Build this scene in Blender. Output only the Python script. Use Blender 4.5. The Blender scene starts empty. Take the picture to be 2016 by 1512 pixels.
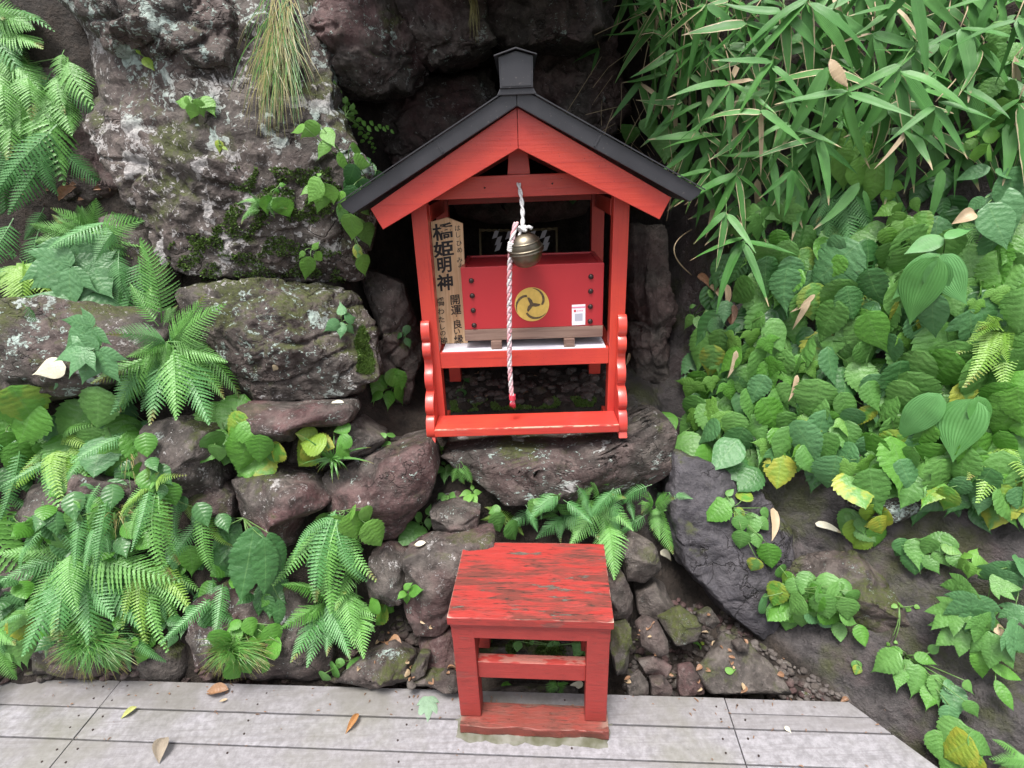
import bpy, bmesh, math, random
import numpy as np
from mathutils import Vector, Matrix, noise
from mathutils.bvhtree import BVHTree

SC = bpy.context.scene
COL = SC.collection
rnd = random.Random(7)

# ------------------------------------------------------------------ camera
F_PX, PITCH, ROLL, CAM_Z = 1079.77, .3847, .0389, 1.5
W_PX, H_PX = 2016, 1512
_f = Vector((0, math.cos(PITCH), -math.sin(PITCH)))
_u = Vector((0, math.sin(PITCH), math.cos(PITCH)))
_r = Vector((1, 0, 0))
_c, _s = math.cos(ROLL), math.sin(ROLL)
CAM = Vector((0, 0, CAM_Z))
right = _r * _c - _u * _s
up = _r * _s + _u * _c
cd = bpy.data.cameras.new('camera')
cam = bpy.data.objects.new('camera', cd)
COL.objects.link(cam)
M = Matrix((right, up, -_f)).transposed().to_4x4()
M.translation = CAM
cam.matrix_world = M
cd.sensor_width = 36
cd.lens = 36 * F_PX / W_PX
cd.clip_start = .02
cd.clip_end = 400
SC.camera = cam

# ------------------------------------------------------------------ world, sun, exposure
SUN_EL, SUN_AZ = math.radians(72), math.radians(205)      # high, behind the camera
world = bpy.data.worlds.new('World')
SC.world = world
world.use_nodes = True
nt = world.node_tree
nt.nodes.clear()
sky = nt.nodes.new('ShaderNodeTexSky')
sky.sky_type = 'NISHITA'
sky.sun_disc = False
sky.sun_elevation = SUN_EL
sky.sun_rotation = SUN_AZ
sky.air_density = 1.0
sky.dust_density = 4.0
hs = nt.nodes.new('ShaderNodeHueSaturation')                # an overcast sky is greyer than a clear one
hs.inputs['Saturation'].default_value = .35
bg = nt.nodes.new('ShaderNodeBackground')
bg.inputs['Strength'].default_value = .085
wo = nt.nodes.new('ShaderNodeOutputWorld')
nt.links.new(sky.outputs[0], hs.inputs['Color'])
nt.links.new(hs.outputs[0], bg.inputs[0])
nt.links.new(bg.outputs[0], wo.inputs[0])
sl = bpy.data.lights.new('sun', 'SUN')
sl.energy = 1.5
sl.angle = math.radians(22)
sl.color = (1, .965, .92)
sun = bpy.data.objects.new('sun', sl)
COL.objects.link(sun)
sd = Vector((math.sin(SUN_AZ) * math.cos(SUN_EL), math.cos(SUN_AZ) * math.cos(SUN_EL), math.sin(SUN_EL)))
sun.rotation_euler = sd.to_track_quat('Z', 'Y').to_euler()
SC.view_settings.view_transform = 'Standard'
SC.view_settings.look = 'None'
SC.view_settings.gamma = 1
SC.view_settings.exposure = 1.85
SC.cycles.use_denoising = True
SC.cycles.max_bounces = 6
SC.cycles.diffuse_bounces = 4
SC.cycles.glossy_bounces = 2
SC.cycles.transmission_bounces = 3
SC.cycles.sample_clamp_indirect = 5

# ------------------------------------------------------------------ helpers
def ray(px, py):
    u, v = px - W_PX / 2, py - H_PX / 2
    uu, vv = _c * u - _s * v, _s * u + _c * v
    return (_f + _r * (uu / F_PX) - _u * (vv / F_PX))

def lin(*c):
    return (c[0], c[1], c[2], 1)

class NT:
    def __init__(self, name):
        self.m = bpy.data.materials.new(name)
        self.m.use_nodes = True
        self.t = self.m.node_tree
        self.t.nodes.clear()
    def n(self, typ, **kw):
        nd = self.t.nodes.new(typ)
        for k, v in kw.items():
            if k.startswith('i_'):
                key = k[2:]
                key = int(key) if key.isdigit() else key.replace('_', ' ')
                self.set(nd.inputs[key], v)
            else:
                setattr(nd, k, v)
        return nd
    def set(self, sock, v):
        if isinstance(v, bpy.types.NodeSocket):
            self.t.links.new(v, sock)
        elif isinstance(v, bpy.types.Node):
            self.t.links.new(v.outputs[0], sock)
        else:
            sock.default_value = v
    def noise(self, vec, scale, detail=4, rough=.55, dist=0):
        nd = self.n('ShaderNodeTexNoise', i_Scale=scale, i_Detail=detail, i_Roughness=rough, i_Distortion=dist)
        if vec is not None:
            self.set(nd.inputs['Vector'], vec)
        return nd.outputs[0]
    def ramp(self, fac, a, b, lo=0., hi=1.):
        nd = self.n('ShaderNodeMapRange', interpolation_type='SMOOTHSTEP')
        self.set(nd.inputs[0], fac)
        self.set(nd.inputs[1], a); self.set(nd.inputs[2], b)
        self.set(nd.inputs[3], lo); self.set(nd.inputs[4], hi)
        return nd.outputs[0]
    def math(self, op, a, b=0.):
        nd = self.n('ShaderNodeMath', operation=op)
        self.set(nd.inputs[0], a); self.set(nd.inputs[1], b)
        return nd.outputs[0]
    def mix(self, fac, a, b):
        nd = self.n('ShaderNodeMix', data_type='RGBA')
        self.set(nd.inputs[0], fac)
        self.set(nd.inputs[6], a); self.set(nd.inputs[7], b)
        return nd.outputs[2]
    def pos(self):
        return self.n('ShaderNodeNewGeometry').outputs['Position']
    def obj(self):
        return self.n('ShaderNodeTexCoord').outputs['Object']
    def uv(self):
        return self.n('ShaderNodeTexCoord').outputs['UV']
    def rand(self):
        return self.n('ShaderNodeObjectInfo').outputs['Random']
    def attr(self, name, typ='OBJECT'):
        return self.n('ShaderNodeAttribute', attribute_name=name, attribute_type=typ).outputs['Fac']
    def scaled(self, vec, s):
        nd = self.n('ShaderNodeVectorMath', operation='MULTIPLY')
        self.set(nd.inputs[0], vec); nd.inputs[1].default_value = s
        return nd.outputs[0]
    def shift(self, vec, amt):
        nd = self.n('ShaderNodeVectorMath', operation='ADD')
        self.set(nd.inputs[0], vec); self.set(nd.inputs[1], amt)
        return nd.outputs[0]
    def bump(self, h, strength=.5, dist=.01):
        nd = self.n('ShaderNodeBump', i_Strength=strength, i_Distance=dist)
        self.set(nd.inputs['Height'], h)
        return nd.outputs[0]
    def out(self, color, rough=.6, normal=None, spec=.5, metal=0., transl=0., coat=0.):
        b = self.n('ShaderNodeBsdfPrincipled')
        self.set(b.inputs['Base Color'], color)
        self.set(b.inputs['Roughness'], rough)
        self.set(b.inputs['Metallic'], metal)
        self.set(b.inputs['Specular IOR Level'], spec)
        if coat:
            self.set(b.inputs['Coat Weight'], coat)
            b.inputs['Coat Roughness'].default_value = .25
        if normal is not None:
            self.set(b.inputs['Normal'], normal)
        o = self.n('ShaderNodeOutputMaterial')
        if transl:
            t = self.n('ShaderNodeBsdfTranslucent')
            self.set(t.inputs[0], color)
            if normal is not None:
                self.set(t.inputs['Normal'], normal)
            mx = self.n('ShaderNodeMixShader')
            mx.inputs[0].default_value = transl
            self.t.links.new(b.outputs[0], mx.inputs[1])
            self.t.links.new(t.outputs[0], mx.inputs[2])
            self.t.links.new(mx.outputs[0], o.inputs[0])
        else:
            self.t.links.new(b.outputs[0], o.inputs[0])
        return self.m

def link(name, me, parent=None, loc=None):
    o = bpy.data.objects.new(name, me)
    COL.objects.link(o)
    if parent is not None:
        o.parent = parent
    if loc is not None:
        o.location = loc
    return o

_seen_labels = {}
def tag(o, label, cat, group=None):
    o['label'] = label
    o['category'] = cat
    if group:
        o['group'] = group
    _seen_labels.setdefault(label, []).append(o.name)
    return o

def thing(name, label, cat, loc=(0, 0, 0), rz=0., group=None):
    o = bpy.data.objects.new(name, None)
    o.empty_display_size = .05
    COL.objects.link(o)
    o.location = loc
    o.rotation_euler = (0, 0, rz)
    return tag(o, label, cat, group)

def mesh(name, verts, faces, mat=None, smooth=False, uvs=None):
    me = bpy.data.meshes.new(name)
    me.from_pydata([tuple(v) for v in verts], [], [tuple(f) for f in faces])
    if mat:
        me.materials.append(mat)
    if smooth:
        me.polygons.foreach_set('use_smooth', [True] * len(me.polygons))
    if uvs is not None:
        ul = me.uv_layers.new(name='UVMap')
        idx = np.empty(len(me.loops), dtype=np.int32)
        me.loops.foreach_get('vertex_index', idx)
        ul.data.foreach_set('uv', np.asarray(uvs, dtype=np.float32)[idx].ravel())
    me.update()
    return me

def bm_mesh(name, bm, mat, smooth=False):
    bmesh.ops.recalc_face_normals(bm, faces=bm.faces)
    me = bpy.data.meshes.new(name)
    bm.to_mesh(me)
    bm.free()
    if mat:
        me.materials.append(mat)
    if smooth:
        me.polygons.foreach_set('use_smooth', [True] * len(me.polygons))
    return me

def add_box(bm, x0, x1, y0, y1, z0, z1, bev=0.):
    r = bmesh.ops.create_cube(bm, size=1)
    vs = r['verts']
    for v in vs:
        v.co = Vector(((x0 + x1) / 2 + v.co.x * (x1 - x0), (y0 + y1) / 2 + v.co.y * (y1 - y0), (z0 + z1) / 2 + v.co.z * (z1 - z0)))
    if bev:
        es = list({e for v in vs for e in v.link_edges})
        bmesh.ops.bevel(bm, geom=es, offset=bev, segments=2, profile=.6, affect='EDGES', clamp_overlap=True)

def box(name, x0, x1, y0, y1, z0, z1, mat, parent, bev=.002):
    bm = bmesh.new()
    add_box(bm, x0, x1, y0, y1, z0, z1, bev)
    return link(name, bm_mesh(name, bm, mat), parent)

def add_prism(bm, pts, axis, a, b, bev=0.):
    """pts: 2-D outline; axis 'y' -> pts are (x,z), extruded from y=a to y=b; 'x' -> pts are (y,z); 'z' -> (x,y)."""
    def p3(p, t):
        return {'y': (p[0], t, p[1]), 'x': (t, p[0], p[1]), 'z': (p[0], p[1], t)}[axis]
    va = [bm.verts.new(p3(p, a)) for p in pts]
    vb = [bm.verts.new(p3(p, b)) for p in pts]
    n = len(pts)
    fs = [bm.faces.new(va), bm.faces.new(vb[::-1])]
    for i in range(n):
        fs.append(bm.faces.new((va[i], vb[i], vb[(i + 1) % n], va[(i + 1) % n])))
    if bev:
        es = list({e for f in fs[:2] for e in f.edges})
        bmesh.ops.recalc_face_normals(bm, faces=fs)
        bmesh.ops.bevel(bm, geom=es, offset=bev, segments=2, profile=.6, affect='EDGES', clamp_overlap=True)

def prism(name, pts, axis, a, b, mat, parent, bev=.0015):
    bm = bmesh.new()
    add_prism(bm, pts, axis, a, b, bev)
    return link(name, bm_mesh(name, bm, mat), parent)

def tube_geo(path, rad, n=6, closed=False):
    """verts, faces of a swept tube; rad number or list"""
    V, F = [], []
    m = len(path)
    path = [Vector(p) for p in path]
    ref = Vector((.31, .2, .93))
    for i, p in enumerate(path):
        d = (path[min(i + 1, m - 1)] - path[max(i - 1, 0)])
        if d.length < 1e-9:
            d = Vector((0, 0, 1))
        d.normalize()
        a = d.cross(ref)
        if a.length < .05:
            a = d.cross(Vector((1, 0, 0)))
        a.normalize()
        b = d.cross(a)
        r = rad[i] if isinstance(rad, (list, tuple)) else rad
        for k in range(n):
            t = 2 * math.pi * k / n
            V.append(p + a * (r * math.cos(t)) + b * (r * math.sin(t)))
    for i in range(m - 1):
        for k in range(n):
            F.append((i * n + k, i * n + (k + 1) % n, (i + 1) * n + (k + 1) % n, (i + 1) * n + k))
    F.append(tuple(range(n))[::-1])
    F.append(tuple(range((m - 1) * n, m * n)))
    return V, F

class Geo:
    """collects loose geometry into one mesh"""
    def __init__(self):
        self.v, self.f, self.uv = [], [], []
    def add(self, V, F, UV=None):
        o = len(self.v)
        self.v += [tuple(p) for p in V]
        self.f += [tuple(i + o for i in f) for f in F]
        self.uv += list(UV) if UV is not None else [(0, 0)] * len(V)
    def mesh(self, name, mat, smooth=True):
        return mesh(name, self.v, self.f, mat, smooth, self.uv)

def lathe(name, prof, mat, parent, n=32, loc=(0, 0, 0), tilt=None):
    V, F = [], []
    for r, z in prof:
        for k in range(n):
            t = 2 * math.pi * k / n
            V.append((r * math.cos(t), r * math.sin(t), z))
    for i in range(len(prof) - 1):
        for k in range(n):
            F.append((i * n + k, i * n + (k + 1) % n, (i + 1) * n + (k + 1) % n, (i + 1) * n + k))
    F.append(tuple(range(n))[::-1]); F.append(tuple(range((len(prof) - 1) * n, len(prof) * n)))
    o = link(name, mesh(name, V, F, mat, True), parent, loc)
    if tilt:
        o.rotation_euler = tilt
    return o

# ------------------------------------------------------------------ materials
def mat_red():
    t = NT('red_paint')
    p = t.obj()
    size = t.noise(t.scaled(p, (70, 70, 70)), 1., 5, .65)
    gx = t.noise(t.scaled(p, (5, 60, 150)), 1., 6, .65, .6)
    gz = t.noise(t.scaled(p, (150, 60, 5)), 1., 6, .65, .6)
    up_ = t.attr('upright')
    g = t.n('ShaderNodeMix', data_type='FLOAT'); t.set(g.inputs[0], up_); t.set(g.inputs[2], gx); t.set(g.inputs[3], gz)
    g = g.outputs[0]
    g2 = t.noise(p, 5, 5, .6)
    c = t.mix(t.ramp(g2, .3, .7), lin(.57, .060, .036), lin(.46, .038, .029))
    c = t.mix(t.ramp(g, .5, .78, 0, .55), c, lin(.30, .018, .018))
    c = t.mix(t.ramp(t.noise(p, 9, 4, .7), .58, .75, 0, .35), c, lin(.50, .085, .08))      # sun-faded bloom
    # paint rubbed through along the front edge of the bench
    ps = t.n('ShaderNodeSeparateXYZ'); t.set(ps.inputs[0], p)
    ez = t.ramp(t.math('ABSOLUTE', t.math('SUBTRACT', ps.outputs[2], .0375)), .0042, .0018)
    ey = t.ramp(ps.outputs[1], -.1055, -.108)
    ed = t.math('MULTIPLY', t.math('MULTIPLY', t.math('MULTIPLY', ez, ey), t.attr('edge_wear')), t.ramp(t.noise(t.scaled(p, (22, 90, 90)), 1., 4, .7), .46, .54))
    c = t.mix(t.math('MULTIPLY', ed, .9), c, lin(.50, .36, .26))
    c = t.mix(t.ramp(t.noise(p, 230, 2), .70, .74, 0, .8), c, lin(.10, .02, .02))
    h = t.math('ADD', g, t.math('MULTIPLY', size, .4))
    return t.out(c, t.ramp(g2, .3, .7, .28, .46), t.bump(h, .3, .0025), .5, coat=.35)

def mat_red_box():
    t = NT('crimson_lacquer')
    p = t.obj()
    g = t.noise(t.scaled(p, (20, 20, 160)), 1., 4)
    c = t.mix(t.noise(p, 7, 3), lin(.46, .030, .036), lin(.38, .022, .028))
    return t.out(c, .42, t.bump(g, .08, .002), .5, coat=.2)

def mat_red_worn():
    t = NT('weathered_red_paint')
    p = t.obj()
    w1 = t.noise(t.scaled(p, (9, 75, 75)), 1., 8, .68, .8)          # long thin flakes along the grain
    w2 = t.noise(t.scaled(p, (26, 190, 190)), 1., 6, .65, .5)
    big = t.noise(t.scaled(p, (4, 9, 9)), 1., 4, .6, .6)
    mid = t.noise(p, 24, 5, .65)
    wear = t.attr('wear')
    nz = t.n('ShaderNodeSeparateXYZ'); t.set(nz.inputs[0], t.n('ShaderNodeNewGeometry').outputs['Normal'])
    upf = t.ramp(nz.outputs[2], .3, .8)
    w = t.math('MULTIPLY', wear, t.ramp(upf, 0., 1., .35, 1.))
    red = t.mix(mid, lin(.345, .038, .030), lin(.26, .025, .022))
    red = t.mix(t.ramp(w2, .45, .75, 0, .5), red, lin(.22, .018, .015))
    # thinned paint with mildew over it
    mil = t.math('ADD', t.math('MULTIPLY', w1, .75), t.math('MULTIPLY', big, .55))
    m1 = t.math('MULTIPLY', t.ramp(mil, .565, .74), w)
    dark = t.mix(mid, lin(.03, .014, .010), lin(.065, .035, .02))
    c = t.mix(t.math('MULTIPLY', m1, .68), red, dark)
    # bare grey wood where whole flakes have gone
    m2 = t.math('MULTIPLY', t.ramp(t.math('ADD', t.math('MULTIPLY', w1, .35), t.math('MULTIPLY', t.noise(t.scaled(p, (7, 22, 22)), 1., 5, .6), .65)), 0.575, .60), w)
    c = t.mix(m2, c, t.mix(w2, lin(.05, .043, .035), lin(.15, .13, .105)))
    chip = t.math('MULTIPLY', t.ramp(t.math('ADD', w2, t.math('MULTIPLY', w1, .5)), .86, .89), w)
    c = t.mix(t.math('MULTIPLY', chip, .9), c, lin(.03, .02, .014))
    ptn = t.n('ShaderNodeNewGeometry').outputs['Pointiness']
    edge = t.math('MULTIPLY', t.math('MULTIPLY', t.ramp(ptn, .53, .58), t.ramp(t.noise(t.scaled(p, (18, 40, 40)), 1., 5), .42, .5)), upf)
    c = t.mix(t.math('MULTIPLY', edge, wear), c, lin(.42, .35, .28))
    c = t.mix(t.ramp(t.noise(p, 60, 4), .6, .8, 0, .35), c, lin(.14, .035, .03))
    # grime creeping up from the foot of the legs
    pz = t.n('ShaderNodeSeparateXYZ'); t.set(pz.inputs[0], p)
    foot = t.math('MULTIPLY', t.ramp(t.math('ADD', pz.outputs[2], t.math('MULTIPLY', mid, .06)), .12, .05), wear)
    c = t.mix(t.math('MULTIPLY', foot, .75), c, t.mix(mid, lin(.07, .03, .02), lin(.16, .05, .035)))
    h = t.math('ADD', t.math('MULTIPLY', w2, .6), t.math('MULTIPLY', t.math('MAXIMUM', m2, chip), -1.))
    return t.out(c, t.ramp(m1, 0, 1, .45, .85), t.bump(h, .6, .004), .45)

def mat_roof():
    t = NT('dark_sheet_metal')
    p = t.obj()
    n = t.noise(p, 14, 4)
    c = t.mix(n, lin(.022, .022, .026), lin(.045, .044, .05))
    c = t.mix(t.ramp(t.noise(p, 120, 2), .66, .74), c, lin(.1, .09, .085))
    return t.out(c, t.ramp(n, .3, .7, .32, .5), t.bump(t.noise(p, 9, 2), .12, .006), .5)

def mat_wood(name, a, b, sc=(4, 60, 60), rough=.7, bump=.25):
    t = NT(name)
    p = t.obj()
    r = t.rand()
    q = t.shift(p, t.scaled(t.n('ShaderNodeCombineXYZ', i_X=r, i_Y=r, i_Z=r).outputs[0], (13., 7., 5.)))
    g = t.noise(t.scaled(q, sc), 1., 6, .6, .8)
    big = t.noise(q, 5, 3)
    c = t.mix(t.ramp(g, .3, .7), lin(*a), lin(*b))
    c = t.mix(t.ramp(big, .55, .8, 0, .5), c, lin(*[x * .5 for x in a]))
    return t.out(c, rough, t.bump(g, bump, .002), .35)

def mat_deck():
    t = NT('weathered_deck_wood')
    p = t.pos()
    r = t.rand()
    off = t.scaled(t.n('ShaderNodeCombineXYZ', i_X=r, i_Y=r, i_Z=r).outputs[0], (23., 11., 5.))
    q = t.shift(p, off)
    g = t.noise(t.scaled(q, (5, 130, 40)), 1., 6, .65, .7)
    g3 = t.noise(t.scaled(q, (2.2, 34, 20)), 1., 4, .6, .8)
    sp = t.noise(q, 55, 6, .7)
    big = t.noise(p, 3.2, 4, .6)
    c = t.mix(t.ramp(sp, .3, .72), lin(.17, .163, .174), lin(.305, .294, .315))
    c = t.mix(t.ramp(g, .5, .72, 0, .55), c, lin(.115, .105, .108))
    c = t.mix(t.ramp(g3, .5, .7, 0, .4), c, lin(.15, .138, .14))
    c = t.mix(t.ramp(big, .48, .68, 0, .55), c, lin(.16, .158, .12))       # algae tint in patches
    sepx = t.n('ShaderNodeSeparateXYZ'); t.set(sepx.inputs[0], p)
    edge = t.math('MULTIPLY', t.ramp(sepx.outputs[1], 1.02, 1.22), t.ramp(t.noise(p, 6, 4), .4, .62))
    c = t.mix(t.math('MULTIPLY', edge, .6), c, lin(.10, .098, .07))
    c = t.mix(t.ramp(t.noise(q, 300, 2), .68, .74, 0, .6), c, lin(.05, .045, .045))
    c = t.mix(t.ramp(r, 0, 1, 0, .5), c, lin(.15, .138, .135))
    h = t.math('ADD', t.math('MULTIPLY', g, .5), t.math('MULTIPLY', sp, .7))
    return t.out(c, .7, t.bump(h, .35, .003), .35)

def mat_rock(name='rock'):
    t = NT(name)
    p = t.pos()
    big = t.noise(p, 3.5, 4, .55, .5)
    mid = t.noise(t.shift(p, (5, 3, 1)), 13, 6, .65, .4)
    fine = t.noise(p, 70, 6, .7)
    a_slate = t.attr('slate')
    a_red, a_moss, a_lich, a_wet = t.attr('red'), t.attr('moss'), t.attr('lichen'), t.attr('wet')
    c = t.mix(t.ramp(mid, .3, .72), lin(.028, .023, .020), lin(.118, .100, .088))
    redc = t.mix(t.ramp(mid, .35, .7), lin(.05, .021, .021), lin(.125, .068, .066))
    c = t.mix(t.math('MULTIPLY', t.ramp(t.noise(p, 5, 3), .4, .62), a_red), c, redc)
    c = t.mix(t.ramp(fine, .5, .78, 0, .55), c, lin(.2, .165, .155))
    c = t.mix(t.ramp(t.noise(t.shift(p, (1, 9, 4)), 22, 5, .7), .5, .36, 0, .7), c, lin(.028, .021, .018))
    c = t.mix(t.math('MULTIPLY', a_slate, .8), c, t.mix(t.ramp(mid, .3, .7), lin(.018, .017, .022), lin(.07, .066, .078)))
    # weathered vertical streaks
    stv = t.noise(t.scaled(p, (16, 16, 3)), 1., 4)
    c = t.mix(t.ramp(stv, .55, .75, 0, .5), c, lin(.03, .025, .018))
    nz = t.n('ShaderNodeSeparateXYZ'); t.set(nz.inputs[0], t.n('ShaderNodeNewGeometry').outputs['Normal'])
    # moss: on ledges and in blotches
    mm = t.math('ADD', t.math('MULTIPLY', t.noise(t.shift(p, (3, 3, 8)), 5.5, 5, .65), 1.), t.math('MULTIPLY', nz.outputs[2], .13))
    mm = t.math('ADD', mm, t.math('MULTIPLY', a_moss, .22))
    mf = t.math('MULTIPLY', t.ramp(mm, .68, .80), t.ramp(a_moss, 0, .25))
    mossc = t.mix(t.noise(p, 45, 4, .7), lin(.022, .028, .008), lin(.075, .085, .02))
    c = t.mix(t.math('MULTIPLY', mf, t.ramp(t.noise(p, 90, 3), .3, .6, .45, 1)), c, mossc)
    # lichen: crusts of two sizes, ragged
    v = t.shift(p, t.scaled(t.n('ShaderNodeTexNoise', i_Scale=24, i_Detail=3).outputs[1], (.07, .07, .07)))
    lm = t.noise(t.shift(v, (7, 2, 2)), 11, 5, .62)
    l1 = t.ramp(t.math('ADD', lm, t.math('MULTIPLY', a_lich, .10)), .665, .70)
    l2 = t.ramp(t.math('ADD', t.noise(t.shift(v, (1, 5, 2)), 42, 4, .6), t.math('ADD', t.math('MULTIPLY', a_lich, .07), t.math('MULTIPLY', big, .14))), .725, .755)
    lf = t.math('MULTIPLY', t.math('MAXIMUM', l1, l2), t.ramp(a_lich, .0, .15))
    lc = t.mix(t.ramp(t.noise(p, 2.4, 2), .45, .58), lin(.36, .34, .33), lin(.33, .40, .36))
    lf = t.math('MULTIPLY', lf, t.ramp(fine, .3, .55, .35, 1))
    c = t.mix(lf, c, lc)
    rough = t.math('SUBTRACT', .8, t.math('MULTIPLY', a_wet, .42))
    vo = t.n('ShaderNodeTexVoronoi', feature='DISTANCE_TO_EDGE', i_Scale=7.); t.set(vo.inputs['Vector'], t.shift(p, t.scaled(t.n('ShaderNodeTexNoise', i_Scale=6, i_Detail=4).outputs[1], (.25, .25, .25))))
    cmask = t.ramp(t.noise(t.shift(p, (2, 2, 9)), 3, 3), .52, .6)
    crack = t.math('MULTIPLY', t.ramp(vo.outputs[0], 0, .035, -.7, 0), cmask)
    h = t.math('ADD', t.math('MULTIPLY', mid, 1.3), t.math('MULTIPLY', fine, .5))
    h = t.math('ADD', h, crack)
    h = t.math('ADD', h, t.math('MULTIPLY', lf, .2))
    c = t.mix(t.math('MULTIPLY', t.ramp(vo.outputs[0], 0, .02, .6, 0), cmask), c, lin(.018, .014, .012))
    return t.out(c, rough, t.bump(h, .75, .02), .4)

def mat_soil():
    t = NT('earth_bank')
    p = t.pos()
    rk = t.attr('rocky', 'GEOMETRY')
    big = t.noise(p, 4, 5, .6)
    mid = t.noise(p, 17, 6, .7)
    fine = t.noise(p, 80, 5, .7)
    soil = t.mix(t.ramp(mid, .3, .7), lin(.012, .009, .007), lin(.042, .031, .024))
    soil = t.mix(t.ramp(fine, .64, .76, 0, .5), soil, lin(.11, .08, .055))
    rock = t.mix(t.ramp(mid, .3, .72), lin(.026, .023, .023), lin(.088, .077, .076))
    rock = t.mix(t.ramp(t.noise(t.shift(p, (4, 4, 4)), 6, 4, .6), .5, .66, 0, .6), rock, lin(.085, .062, .062))
    rock = t.mix(t.ramp(fine, .55, .75, 0, .4), rock, lin(.17, .145, .14))
    mo = t.ramp(t.noise(t.shift(p, (8, 1, 6)), 4.5, 5, .65), 0.50, .66, 0, .85)
    rock = t.mix(mo, rock, t.mix(fine, lin(.025, .03, .01), lin(.07, .075, .025)))
    c = t.mix(rk, soil, rock)
    h = t.math('ADD', t.math('MULTIPLY', mid, 1.2), t.math('MULTIPLY', fine, .5))
    return t.out(c, t.ramp(rk, 0, 1, .9, .5), t.bump(h, .9, .022), .45)

def mat_leaf(name, a, b, yellow=.0, vein='pinnate', rough=.4, transl=.22, veinc=(.16, .3, .1), drytip=False, spots=True):
    t = NT(name)
    uv = t.n('ShaderNodeSeparateXYZ'); t.set(uv.inputs[0], t.uv())
    u, v = uv.outputs[0], uv.outputs[1]
    r = t.rand()
    o = t.obj()
    off = t.scaled(t.n('ShaderNodeCombineXYZ', i_X=r, i_Y=r, i_Z=r).outputs[0], (31., 17., 9.))
    q = t.shift(o, off)
    c = t.mix(r, lin(*a), lin(*b))
    c = t.mix(t.ramp(t.noise(q, 2.5, 3), .35, .7, 0, .4), c, lin(*[x * .62 for x in a]))
    au = t.math('ABSOLUTE', u)
    if vein == 'pinnate':
        w = t.math('SINE', t.math('MULTIPLY', t.math('SUBTRACT', v, t.math('MULTIPLY', au, .16)), 46.))
        vm = t.math('MAXIMUM', t.ramp(w, .9, 1., 0, .32), t.ramp(au, .06, .015, 0, .9))
        h = t.math('ADD', t.math('MULTIPLY', w, -.12), t.noise(q, 16, 4))
    elif vein == 'parallel':
        w = t.math('SINE', t.math('MULTIPLY', u, 42.))
        vm = t.math('MAXIMUM', t.ramp(w, .7, 1., 0, .25), t.ramp(au, .09, .02, 0, .7))
        h = t.math('MULTIPLY', w, .5)
    else:
        vm = t.ramp(au, .1, .03, 0, .5)
        h = t.noise(q, 20, 3)
        bt = t.math('MULTIPLY', t.ramp(t.math('ADD', v, t.math('MULTIPLY', t.noise(q, 5, 3), .5)), 1.02, 1.18), t.ramp(t.math('FRACT', t.math('MULTIPLY', r, 9.7)), .6, .7))
        c = t.mix(t.math('MULTIPLY', bt, .8), c, lin(.22, .17, .05))
    c = t.mix(t.math('MULTIPLY', vm, .30), c, lin(*veinc))
    if yellow:
        ym = t.math('MULTIPLY', t.ramp(r, 1 - yellow, 1 - yellow * .4), t.ramp(t.math('ADD', t.noise(q, 3, 4, .6), t.math('MULTIPLY', au, .25)), .55, .72))
        c = t.mix(t.math('MULTIPLY', ym, .8), c, lin(.36, .37, .05))
    if drytip:
        dm = t.math('MULTIPLY', t.ramp(t.math('ADD', v, t.math('MULTIPLY', t.noise(q, 6, 2), .12)), .9, 1.0), t.ramp(t.math('FRACT', t.math('MULTIPLY', r, 7.3)), .45, .55))
        c = t.mix(dm, c, lin(.42, .33, .2))
        dm2 = t.math('MULTIPLY', t.ramp(t.math('ADD', au, t.math('MULTIPLY', t.noise(q, 9, 2), .5)), 1.0, 1.15), t.ramp(t.math('FRACT', t.math('MULTIPLY', r, 13.1)), .82, .88))
        c = t.mix(dm2, c, lin(.5, .42, .26))
    if spots:
        sp = t.ramp(t.noise(q, 16, 3, .6), .68, .73, 0, .5)
        c = t.mix(sp, c, lin(.07, .09, .03))
    geo = t.n('ShaderNodeNewGeometry').outputs['Backfacing']
    c = t.mix(t.math('MULTIPLY', geo, .45), c, lin(*[min(1, x * 1.1 + .05) for x in b]))
    return t.out(c, rough, t.bump(h, .2, .03), .45, transl=transl)

def mat_plain(name, c, rough=.6, metal=0., spec=.5, nscale=0, nb=.2, c2=None):
    t = NT(name)
    col = lin(*c)
    nrm = None
    if nscale:
        n = t.noise(t.obj(), nscale, 4)
        col = t.mix(t.ramp(n, .3, .7), lin(*c), lin(*(c2 or [x * .7 for x in c])))
        nrm = t.bump(n, nb, .003)
    return t.out(col, rough, nrm, spec, metal)

RED, CRIM, WORN, ROOF = mat_red(), mat_red_box(), mat_red_worn(), mat_roof()
DECK, ROCK, SOIL = mat_deck(), mat_rock(), mat_soil()
PLAQ = mat_wood('cedar_plaque', (.50, .31, .16), (.68, .48, .29), (70, 70, 4))
RAWW = mat_wood('bare_brown_wood', (.16, .095, .075), (.27, .18, .14), (4, 60, 60))
BRASS = mat_plain('aged_brass', (.21, .18, .135), .42, 1., .5, 30, .1, (.13, .112, .088))
GOLD = mat_plain('gold_leaf_paint', (.72, .50, .12), .5, 0., .4, 60, .1, (.62, .42, .10))
TOMOE = mat_plain('dark_emblem_ground', (.07, .05, .035), .6, 0, .4, 200, .2, (.16, .11, .05))
IRON = mat_plain('dark_iron', (.05, .035, .032), .4, .6)
INK = mat_plain('black_ink', (.012, .011, .012), .6)
WHITE = mat_plain('white_cotton', (.78, .76, .75), .85, 0, .2, 300, .3)
PINK = mat_plain('faded_pink_cotton', (.66, .30, .33), .85, 0, .2, 60, .3, (.72, .42, .44))
PINKL = mat_plain('pale_pink_cotton', (.76, .60, .62), .85, 0, .2, 30, .3, (.7, .45, .48))
REDCORD = mat_plain('red_thread', (.6, .04, .07), .7)
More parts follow.
